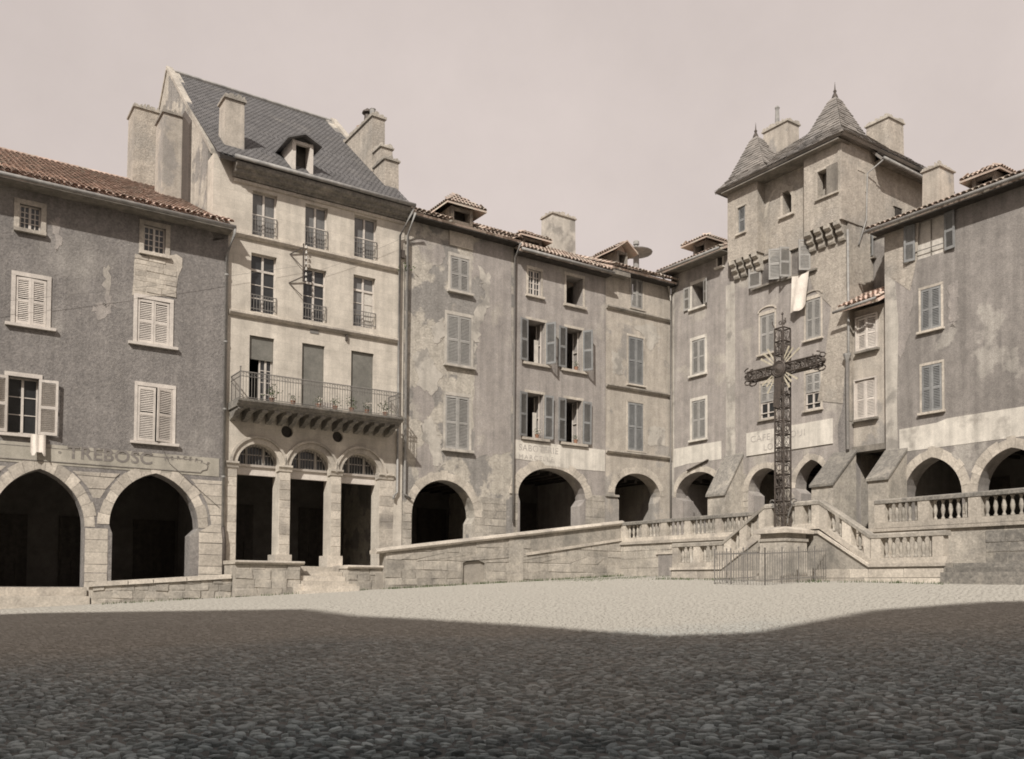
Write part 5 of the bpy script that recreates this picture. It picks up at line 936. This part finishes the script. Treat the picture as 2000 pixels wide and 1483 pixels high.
bl1 = Th('balustrade', 'long stone balustrade on the terrace wall left of the iron cross', 'balustrade', R, 5, 3.6, group='stone balustrades of the terrace'); balustrade(bl1, [(1.7, 4.7), (9.6, 4.7)], [3.62, 3.62], .93, [(.02, .2, .36, .54, .76, .98)])
bl2 = Th('balustrade', 'upper stone balustrade at right before the round arches', 'balustrade', R, 18, 3.6, group='stone balustrades of the terrace'); balustrade(bl2, [(14.9, 4.8), (24.5, 4.8)], [3.62, 3.62], .97, [(.02, .185, .36, .56, .8, 1)], pier_w=.4)
pe = Th('perron', 'double flight of stone stairs with a central landing behind the iron cross', 'stairs', R, 13, 1.6)
pe.part('stair_wall', 'old_stone', MB().prism([(7.2, .5), (18.6, .5), (18.6, 2.35), (16.1, 2.35), (14.2, 3.45), (11.9, 3.45), (9.9, 2.35), (7.2, 2.35)], -7.0, -4.86))
for sg_, x0 in ((1, 14.2), (-1, 11.9)):
    for i in range(7): a, b = x0+sg_*i*.275, x0+sg_*(i+1)*.275; pe.part('step', 'stone', MB().box(min(a, b), max(a, b), -6.7, -5.0, 2.2, 3.6-(i+1)*.155))
pe.part('landing_slab', 'paving', MB().box(11.9, 14.2, -6.72, -4.96, 3.452, 3.6))
def strip(x0, z0, x1, z1, h=.1): return MB().hull8([(x0, -7.07, z0-h), (x1, -7.07, z1-h), (x1, -6.99, z1-h), (x0, -6.99, z0-h)], [(x0, -7.07, z0), (x1, -7.07, z1), (x1, -6.99, z1), (x0, -6.99, z0)])
for q_ in ((7.2, 2.35, 9.9, 2.35), (9.9, 2.35, 11.9, 3.5), (11.9, 3.5, 14.2, 3.5), (14.2, 3.5, 16.1, 2.35), (16.1, 2.35, 18.6, 2.35)): pe.part('string_course', 'stone', strip(*q_))
masonry(pe, 7.25, 18.55, 1.2, lambda x: 2.2 if x < 9.9 or x > 16.1 else (2.2+(x-9.9)*.575 if x < 11.9 else (3.35 if x < 14.2 else 3.35-(x-14.2)*.6)), .38, (.5, 1.2), 'stone', -7.0, .012, rough=.008, limit=120)
bl3 = Th('balustrade', 'stone balustrade stepping down both flights round the landing behind the cross', 'balustrade', R, 13, 2.35, group='stone balustrades of the terrace')
balustrade(bl3, [(7.25, 6.83), (9.9, 6.83), (11.9, 6.83), (14.2, 6.83), (16.1, 6.83), (18.6, 6.83)], [2.35, 2.35, 3.58, 3.58, 2.35, 2.35], .96, [(.06, .5, .96), (.12, .5, .95), (.06, .36, .64, .94), (.08, .55, .97), (.08, .9)], n_per=.235, rm='old_stone')
bs = Th('landing_steps', 'broad low steps with shade in their stone colour at the far right below the balustrade', 'steps', R, 20, 1.5)
for i, (w1, x1, zt) in enumerate(((6.6, 23.8, 2.34), (7.0, 24.4, 2.2), (7.35, 25, 2.06))): bs.part('step', 'lichen_shade_stone', MB().box(18.62+.01*i, x1, -w1, -4.87, 1.0, zt-.0))  # dark step colour stands in for the shade at this end

# ================================================================== wayside cross, pedestal, fence
PX, PWc = 13.42, 7.85; pz0, pz1 = 1.6, R.at(1533, 1034, 7.85)[1]
pdm = Th('cross_pedestal', 'square stone pedestal with projecting cap slab carrying the iron cross', 'pedestal', R, PX, pz0, y=-PWc)
def sq(hw, z0, z1, t=0): return MB().hull8([(PX-hw, -PWc-hw, z0), (PX+hw, -PWc-hw, z0), (PX+hw, -PWc+hw, z0), (PX-hw, -PWc+hw, z0)], [(PX-hw+t, -PWc-hw+t, z1), (PX+hw-t, -PWc-hw+t, z1), (PX+hw-t, -PWc+hw-t, z1), (PX-hw+t, -PWc+hw-t, z1)])
pdm.part('plinth', 'old_stone', sq(.66, 1.3, 1.98, .02)); pdm.part('die', 'old_stone', sq(.55, 1.981, pz1-.42, .01)); pdm.part('moulding', 'old_stone', sq(.58, pz1-.419, pz1-.33)); pdm.part('frieze', 'old_stone', sq(.52, pz1-.329, pz1-.16)); pdm.part('cap_slab', 'stone', sq(.70, pz1-.159, pz1-.04, 0)); pdm.part('cap_slope', 'stone', sq(.68, pz1-.039, pz1+.06, .25))
cz0 = pz1+.05; cz1 = R.at(1533, 641, PWc)[1]; cza = R.at(1533, 721, PWc)[1]; hw = .18
cr = Th('wayside_cross', 'tall openwork wrought iron cross with gilt rays standing on the stone pedestal', 'cross', R, PX, cz0, y=-PWc)
def lattice(p0, axis, length, hw, panel, name):
    """openwork box: four corner bars and four pierced faces of scrolls; axis 'z' or 'x'"""
    corner = MB(); fil = MB(); n = max(1, round(length/panel)); pl_ = length/n; r = .0105
    def P(u, a, b):       # u along the axis, a,b across
        return (PX+a, -PWc+b, p0+u) if axis == 'z' else (PX+p0+u, -PWc+b, cza+a)
    for a in (-hw, hw):
        for b in (-hw, hw): corner.tube([P(0, a, b), P(length, a, b)], .03, 4)
    for i in range(n+1):
        for (a0, b0, a1, b1) in ((-hw, -hw, hw, -hw), (-hw, hw, hw, hw), (-hw, -hw, -hw, hw), (hw, -hw, hw, hw)): corner.tube([P(i*pl_, a0, b0), P(i*pl_, a1, b1)], .026, 4)
    cr.part(name, 'iron', corner)
    for i in range(n):
        u0 = i*pl_; um = u0+pl_/2; kind = i % 3
        for s in (-1, 1):
            for face in ((0, 1) if i % 2 else (0,)):
                Q = (lambda u, c: P(u, c, s*hw)) if face == 0 else (lambda u, c: P(u, s*hw, c))
                for d in (-1, 1):            # facing C-scrolls
                    fil.tube([Q(um+math.cos(t)*pl_*.36, d*(hw*.52+hw*.38*math.sin(t)*.9-hw*.1)) for t in np.linspace(-.6, 3.9, 9)], r*1.3, 4)
                    fil.tube([Q(u0+pl_*.5+d*pl_*.32+.06*math.cos(t), .06*math.sin(t)) for t in np.linspace(0, 6.28, 8)], r, 4)
                if kind == 0: fil.tube([Q(u0, -hw), Q(um, 0), Q(u0+pl_, -hw)], r, 4); fil.tube([Q(u0, hw), Q(um, 0), Q(u0+pl_, hw)], r, 4)
                elif kind == 1:
                    fil.tube([Q(um+hw*.6*math.cos(t), hw*.6*math.sin(t)) for t in np.linspace(0, 6.28, 12)], r*1.6, 4); fil.tube([Q(u0, 0), Q(u0+pl_, 0)], r, 4)
                else:
                    for k in range(5): t = math.pi*(k-2)/6; fil.tube([Q(u0+.04, 0), Q(u0+.04+pl_*.8*math.cos(t), hw*.9*math.sin(t))], r*1.2, 4)
    cr.part(name+'_scrolls', 'iron', fil, kind='stuff')
lattice(cz0, 'z', cz1-cz0, hw, .46, 'shaft')
xl = R.at(1460, 735, PWc)[0]-PX; xr = R.at(1607, 705, PWc)[0]-PX; hwa = .2
for x0, ln in ((xl+.12, -xl-.12-hw), (hw, xr-.12-hw)):
    hws = hw; lattice(x0, 'x', ln, .155, .38, 'arm')
for xe_ in (xl, xr):
    e = MB(); sg_ = 1 if xe_ > 0 else -1
    for a in (-.16, 0, .16):
        for b in (-.12, .12): e.tube([(PX+xe_-sg_*.14+sg_*.16*math.sin(t), -PWc+b, cza+a*1.3+.09*math.cos(t)) for t in np.linspace(0, 5, 8)], .025, 5)
    e.lathe([(.02, -.1), (.09, -.04), (.09, .04), (.02, .1)], 8, (PX+xe_, -PWc, cza)); cr.part('arm_scrolls', 'iron', e)
rays = MB(); rad_ = MB()
for k in range(28):
    t = 2*math.pi*k/28+.11
    if min(abs(math.sin(t)), abs(math.cos(t))) < .38: continue
    r0, r1 = .34, random.uniform(.72, 1.0); wd = .036; c_, s_ = math.cos(t), math.sin(t)
    f = lambda r, q, y: (PX+c_*r-s_*q, -PWc+y, cza+s_*r+c_*q)
    rays.hull8([f(r0, -wd*.5, -hw), f(r1, -wd, -hw-.02), f(r1, wd, -hw-.02), f(r0, wd*.5, -hw)], [f(r0, -wd*.5, -hw+.015), f(r1, -wd, -hw-.005), f(r1, wd, -hw-.005), f(r0, wd*.5, -hw+.015)])
cr.part('rays', 'gilt', rays)
md = MB(); y_ = -PWc-hw
for rr in (.26, .2): md.tube([(PX+rr*math.cos(t), y_-.02, cza+rr*math.sin(t)) for t in np.linspace(0, 6.28, 18)], .028, 6)
md.add([(PX+.24*math.cos(t), y_-.01, cza+.24*math.sin(t)) for t in np.linspace(0, 6.283, 19)[:-1]]+[(PX, y_-.1, cza)], [(k, (k+1) % 18, 18) for k in range(18)]); cr.part('medallion', 'iron', md)
fg = MB()                                              # draped emblem hanging under the medallion
fg.hull8([(PX-.16, y_-.03, cza-.3), (PX+.14, y_-.03, cza-.3), (PX+.14, y_+.0, cza-.3), (PX-.16, y_+.0, cza-.3)], [(PX-.22, y_-.05, cza-1.25), (PX+.02, y_-.05, cza-1.35), (PX+.02, y_-.01, cza-1.35), (PX-.22, y_-.01, cza-1.25)]); cr.part('emblem', 'iron', fg)
fn = MB().tube([(PX, -PWc, cz1), (PX, -PWc, R.at(1533, 612, PWc)[1])], .02, 6)
fn.lathe([(.01, 0), (.05, .03), (.01, .1)], 8, (PX, -PWc, R.at(1533, 614, PWc)[1]))
for s in (-1, 1): fn.tube([(PX+s*(hw+.02+.16*math.sin(t)*(t/4)), -PWc-hw, cz1+.05+.03*t+.08*(1-math.cos(t))) for t in np.linspace(0, 2.6, 8)], .02, 5); fn.tube([(PX+s*(.05+.1*math.sin(t)), -PWc, cz1+.22+.06*math.cos(t)) for t in np.linspace(0, 5, 8)], .018, 5)
cr.part('finial', 'iron', fn)
sc_ = MB()
for s in (-1, 1): sc_.tube([(PX+s*(hw+.0+.17*(1-math.cos(t))), -PWc, cz0+.15+.62*min(1, t/2.2)+.1*math.sin(t*1.0)) for t in np.linspace(0, 2.2, 8)]+[(PX+s*(hw+.27+.11*math.cos(t)), -PWc, cz0+.86+.11*math.sin(t)) for t in np.linspace(0, 5, 9)], .025, 6)
cr.part('foot_scrolls', 'iron_pale', sc_)
fc = Th('iron_fence', 'low wrought iron railing enclosing the cross pedestal', 'fence', R, 13.5, 1.75)
f0, f1, fwf = 12.45, 14.55, 10.1; gzf = lambda t, w_: float(G(*(R.w(t, -w_, 0)[:2])))
def run(xa, wa, xb, wb, post_every):
    n = int(math.hypot(xb-xa, wb-wa)/.115); ra = MB()
    for z0 in (.14, .98): ra.hull8([(xa-.012, -wa-.012, gzf(xa, wa)+z0), (xb+.012, -wb-.012, gzf(xb, wb)+z0), (xb+.012, -wb+.012, gzf(xb, wb)+z0), (xa-.012, -wa+.012, gzf(xa, wa)+z0)], [(xa-.012, -wa-.012, gzf(xa, wa)+z0+.03), (xb+.012, -wb-.012, gzf(xb, wb)+z0+.03), (xb+.012, -wb+.012, gzf(xb, wb)+z0+.03), (xa-.012, -wa+.012, gzf(xa, wa)+z0+.03)])
    fc.part('rail', 'iron_pale', ra)
    for i in range(n+1):
        x, w_ = xa+(xb-xa)*i/n, wa+(wb-wa)*i/n; g0 = gzf(x, w_)
        if i % post_every == 0: fc.part('post', 'iron_pale', MB().box(x-.015, x+.015, -w_-.015, -w_+.015, g0-.1, g0+1.12).lathe([(.01, 0), (.028, .02), (.028, .04), (.005, .08)], 6, (x, -w_, g0+1.12)))
        else: fc.part('bar', 'iron_pale', MB().box(x-.006, x+.006, -w_-.006, -w_+.006, g0+.05, g0+1.08))
run(f0, 7.1, f0, fwf, 7); run(f0, fwf, f1, fwf, 6); run(f1, fwf, f1, 7.1, 7)

# ================================================================== small things
sh_ = Th('white_sheet', 'white sheet hung out to dry from the tower window above the cross', 'sheet', R, 7.5, 14); pts = []; sx0, sx1 = T_.at(1545, 570, .3)[0], T_.at(1578, 570, .3)[0]; szt, szb = T_.at(1562, 534, .3)[1], T_.at(1560, 606, .3)[1]; b = MB(); nu, nv_ = 12, 12
def cl(i, j):
    u, v = i/nu, j/nv_; return (sx0+(sx1-sx0)*u-.10*v+(.05*math.sin(9*u) if j == nv_ else 0), -.24-.05*v+.05*math.sin(u*9+v*2)*(.4+v), szt+(szb-szt)*v*(1-.13*max(0, u-.6)*2)-.06*math.sin(u*3.1)*(1-v))
vs = [cl(i, j) for j in range(nv_+1) for i in range(nu+1)]; k = len(vs); q = [(j*(nu+1)+i, j*(nu+1)+i+1, (j+1)*(nu+1)+i+1, (j+1)*(nu+1)+i) for j in range(nv_) for i in range(nu)]
b.add(vs+[(p[0], p[1]+.006, p[2]) for p in vs], q+[tuple(a+k for a in reversed(f)) for f in q]); sh_.part('cloth', 'linen', b, fix=False, smooth=True)
wc = Th('white_cloth', 'white cloth hung under the left shutter above the TREBOSC sign', 'cloth', L, -28.7, 6.2); b = MB(); x0, x1 = A.at(58, 870)[0], A.at(88, 870)[0]; z1, z0 = A.at(75, 851)[1], A.at(75, 885)[1]
vs = [(x0+(x1-x0)*i/8, -.2+.03*math.sin(i*1.7)-.02*j/6, z1+(z0-z1)*j/6-(.12*(i in (1, 2, 7, 8)) if j == 6 else 0)) for j in range(7) for i in range(9)]; k = len(vs); q = [(j*9+i, j*9+i+1, (j+1)*9+i+1, (j+1)*9+i) for j in range(6) for i in range(8)]
b.add(vs+[(p[0], p[1]+.006, p[2]) for p in vs], q+[tuple(a+k for a in reversed(f)) for f in q]); wc.part('cloth', 'linen', b, fix=False, smooth=True)
ir_ = Th('insulator_rack', 'upright iron rack of white porcelain insulators between the balcony house windows', 'rack', L, -20.1, 13); xr_ = B.at(590, 515)[0]; za_, zb_ = B.at(590, 478)[1], B.at(590, 552)[1]
ir_.part('bar', 'iron', MB().box(xr_-.025, xr_+.025, -.16, -.12, zb_, za_))
for (p1, p2) in (((588, 486), (566, 497)), ((588, 543), (564, 553))):
    a, b_ = B.at(*p1), B.at(*p2); ir_.part('strut', 'iron', MB().tube([(a[0], -.14, a[1]), (b_[0], -.02, b_[1])], .025, 5).tube([(a[0], -.14, a[1]-.75), (b_[0], -.02, b_[1])], .018, 5))
for i in range(7): z = za_-.12-(za_-zb_-.2)*i/6; ir_.part('insulator', 'porcelain', MB().lathe([(.015, -.06), (.045, -.05), (.033, 0), (.042, .015), (.022, .05), (.008, .07)], 8, (xr_+.1, -.18, z))); ir_.part('pin', 'iron', MB().box(xr_+.02, xr_+.1, -.185, -.175, z-.09, z-.075))
def wire(label, p, qn, sag, F=L, r=.005, y0=-.3, y1=-.3):
    t = Th('overhead_wire', label, 'wire', F, p[0], p[1]); n = 16; t.part('strand', 'iron_pale', MB().tube([(p[0]+(qn[0]-p[0])*i/n, y0+(y1-y0)*i/n, p[1]+(qn[1]-p[1])*i/n-sag*4*(i/n)*(1-i/n)) for i in range(n+1)], r, 4))
wire('pale wire running from the insulator rack left across the roughcast house', (-31.5, A.at(0, 620)[1]), (xr_, B.at(588, 520)[1]), .12, y1=-.16)
wire('thin pale wire rising from the insulator rack towards the right of the balcony house', (xr_, B.at(590, 540)[1]), (-15.4, B.at(783, 465)[1]), .1, y0=-.16, y1=-.2)
def plant(label, F, x, y, z, r, group, pot=True, fl=False):
    t = Th('potted_plant', label, 'plant', F, x, z, y=y, group=group)
    if pot: t.part('pot', 'clay', MB().lathe([(.07, 0), (.1, .15), (.11, .16), (.11, .18), (.09, .175)], 8, (x, y, z)))
    b = MB()
    for _ in range(70):
        c = np.array([x, y, z+.17+r*.8])+RNG.normal(0, 1, 3)*np.array([r*.5, r*.4, r*.5]); a = RNG.normal(0, 1, 3); a /= np.linalg.norm(a); bb = np.cross(a, RNG.normal(0, 1, 3)); bb /= np.linalg.norm(bb); s = r*.2
        b.add([c-a*s, c+bb*s*.5, c+a*s, c-bb*s*.5], [(0, 1, 2, 3)])
    t.part('foliage', 'leaf', b, fix=False)
    if fl:
        b = MB()
        for _ in range(14):
            c = np.array([x, y-.05, z+.2+r*.8])+RNG.normal(0, 1, 3)*r*.45; b.add([c+d for d in np.array([(-.03, -.02, 0), (.03, -.02, 0), (0, -.03, .05)])], [(0, 1, 2)])
        t.part('flowers', 'linen', b, fix=False)
zb_ = zslab+.002; bxs = [-21.2, -20.4, -19.4, -18.7, -18.05, -17.4, -16.6]
for i, x in enumerate(bxs):
    lab = ('tall dark potted plant on the balcony before the half-open door', 'low trailing plant on the balcony right of the half-open door', 'small pale flowering plant on the balcony left of the middle blind', 'green potted plant on the balcony before the middle blind', 'bushy potted plant on the balcony between the two lowered blinds', 'flowering pot plant on the balcony before the right blind', 'leafy plant at the right end of the balcony')[i]
    plant(lab, L, x, -1.0, zb_, (.26, .16, .16, .2, .24, .2, .24)[i], 'pot plants on the balcony', fl=i in (2, 5))
bxw = B.part('flower_box', 'paint_pale', MB().box(-19.3, -18.75, -.95, -.7, zb_, zb_+.28), parent=bal)
for k_, lab in (('e', 'flowering plant on the left lower sill above the SABOTERIE sign'), ('f', 'leafy pot plant on the right lower sill above the SABOTERIE sign'), ('d', 'small pot plant on the upper right sill of the open-shuttered house')):
    r_ = da[k_]; plant(lab, L, r_[0]+(r_[1]-r_[0])*.65, .02, r_[2], .15, 'pot plants on window sills', fl=k_ == 'e')

def grass():
    V, Fc = [], []
    def tuft(x, y, z, n, r, h):
        for _ in range(n):
            a = random.uniform(0, 6.28); px, py = x+random.gauss(0, r), y+random.gauss(0, r*.7); hh = h*random.uniform(.4, 1); dx, dy = .3*hh*math.cos(a), .3*hh*math.sin(a); k = len(V); zz = float(G(px, py)) if z is None else z
            V.extend([(px-.012*math.sin(a), py+.012*math.cos(a), zz-.01), (px+.012*math.sin(a), py-.012*math.cos(a), zz-.01), (px+dx, py+dy, zz+hh)]); Fc.append((k, k+1, k+2))
    for _ in range(150): x = random.uniform(-16.8, -4.9); p = L.w(x, -1.95-abs(random.gauss(0, .12)), 0); tuft(p[0], p[1], None, 7, .1, .14)
    for _ in range(70): x = random.uniform(-27, -16.5); p = L.w(x, -1.75-abs(random.gauss(0, .15)), 0); tuft(p[0], p[1], None, 6, .1, .12)
    for _ in range(120): x = random.uniform(7, 19); p = R.w(x, -7.45-abs(random.gauss(0, .3)), 0); tuft(p[0], p[1], None, 7, .12, .12)
    for _ in range(500): x = random.uniform(-10, 3); p = L.w(x, -3.2-abs(random.gauss(0, 1.3)), 0); tuft(p[0], p[1], None, 5, .16, .05)
    me = bpy.data.meshes.new('grass'); me.from_pydata(V, [], Fc); me.materials.append(M['leaf']); o = obj('grass', me, None, kind='stuff'); o['label'] = 'thin grass and weeds growing along the wall feet and between the cobbles'; o['category'] = 'grass'
grass()
# ================================================================== the far side of the square, behind the camera: it casts the shade on the cobbles
def unseen_back_building(name, label, cat, xs, y0, tops, dp, m='old_stone'):
    t = thing(name, label, cat, at=((xs[0]+xs[-1])/2, y0, 0)); ox = (xs[0]+xs[-1])/2
    poly = [(xs[0]-ox, -2), (xs[-1]-ox, -2)]+[(x-ox, z) for x, z in reversed(list(zip(xs, tops)))]
    MB().prism(poly, -dp, 0).build('wall', m, t); return t
DY, DX, DZ = 5.0, 1.38, 4.35          # row pulled nearer to block more sky light over the near cobbles
def bb(n_, lab, cat, xs, tops, m): unseen_back_building(n_, lab, cat, [x+DX for x in xs], -9+DY, [z-DZ for z in tops], 14, m)
bb('church', 'unseen tall church nave and porch closing the near side of the square', 'church', [-26.0, -22.4, -14.0, -11.4, -9.0], [29.7, 30.2, 28.7, 26.1, 24.6], 'limewash')  # unseen walls kept pale to bounce light onto the shaded cobbles
bb('unseen_house', 'unseen plain stone house beside the church on the near side of the square', 'house', [-8.98, -7.0, -4.0, -2.5], [24.55, 23.2, 20.9, 21.1], 'limewash')
bb('unseen_house', 'unseen tall stone house at the corner of the near side of the square', 'house', [-2.48, -.3, 2.2, 9.0, 14.0], [21.2, 24.3, 25.6, 25.5, 22.0], 'limewash')
bb('unseen_house', 'unseen long stone house left of the church on the near side of the square', 'house', [-60, -26.02], [24, 24], 'plaster_grey')
bb('unseen_house', 'unseen stone house at the far right of the near side of the square', 'house', [14.02, 40], [18, 18], 'plaster_grey')
def unseen_side_house(F, x0, x1, lab, zt):  # unseen row houses added to keep sky light off the near ground
    t = Th('unseen_house', lab, 'house', F, (x0+x1)/2, 0); t.part('wall', 'plaster_grey', MB().box(x0, x1, 0, 10, -2, zt)); slab(t, 'roof', 'tile_old', [(x0, -.6, zt), (x1, -.6, zt), (x1, 5, zt+2.6), (x0, 5, zt+2.6)], .15); slab(t, 'roof', 'tile_old', [(x0, 5, zt+2.6), (x1, 5, zt+2.6), (x1, 10.6, zt), (x0, 10.6, zt)], .15)
unseen_side_house(L, -58, -36.02, 'unseen grey row house added beyond the arcade row to block sky light', 15.0); unseen_side_house(R, 24.03, 46, 'unseen grey row house added beyond the right-hand row to block sky light', 15.5)
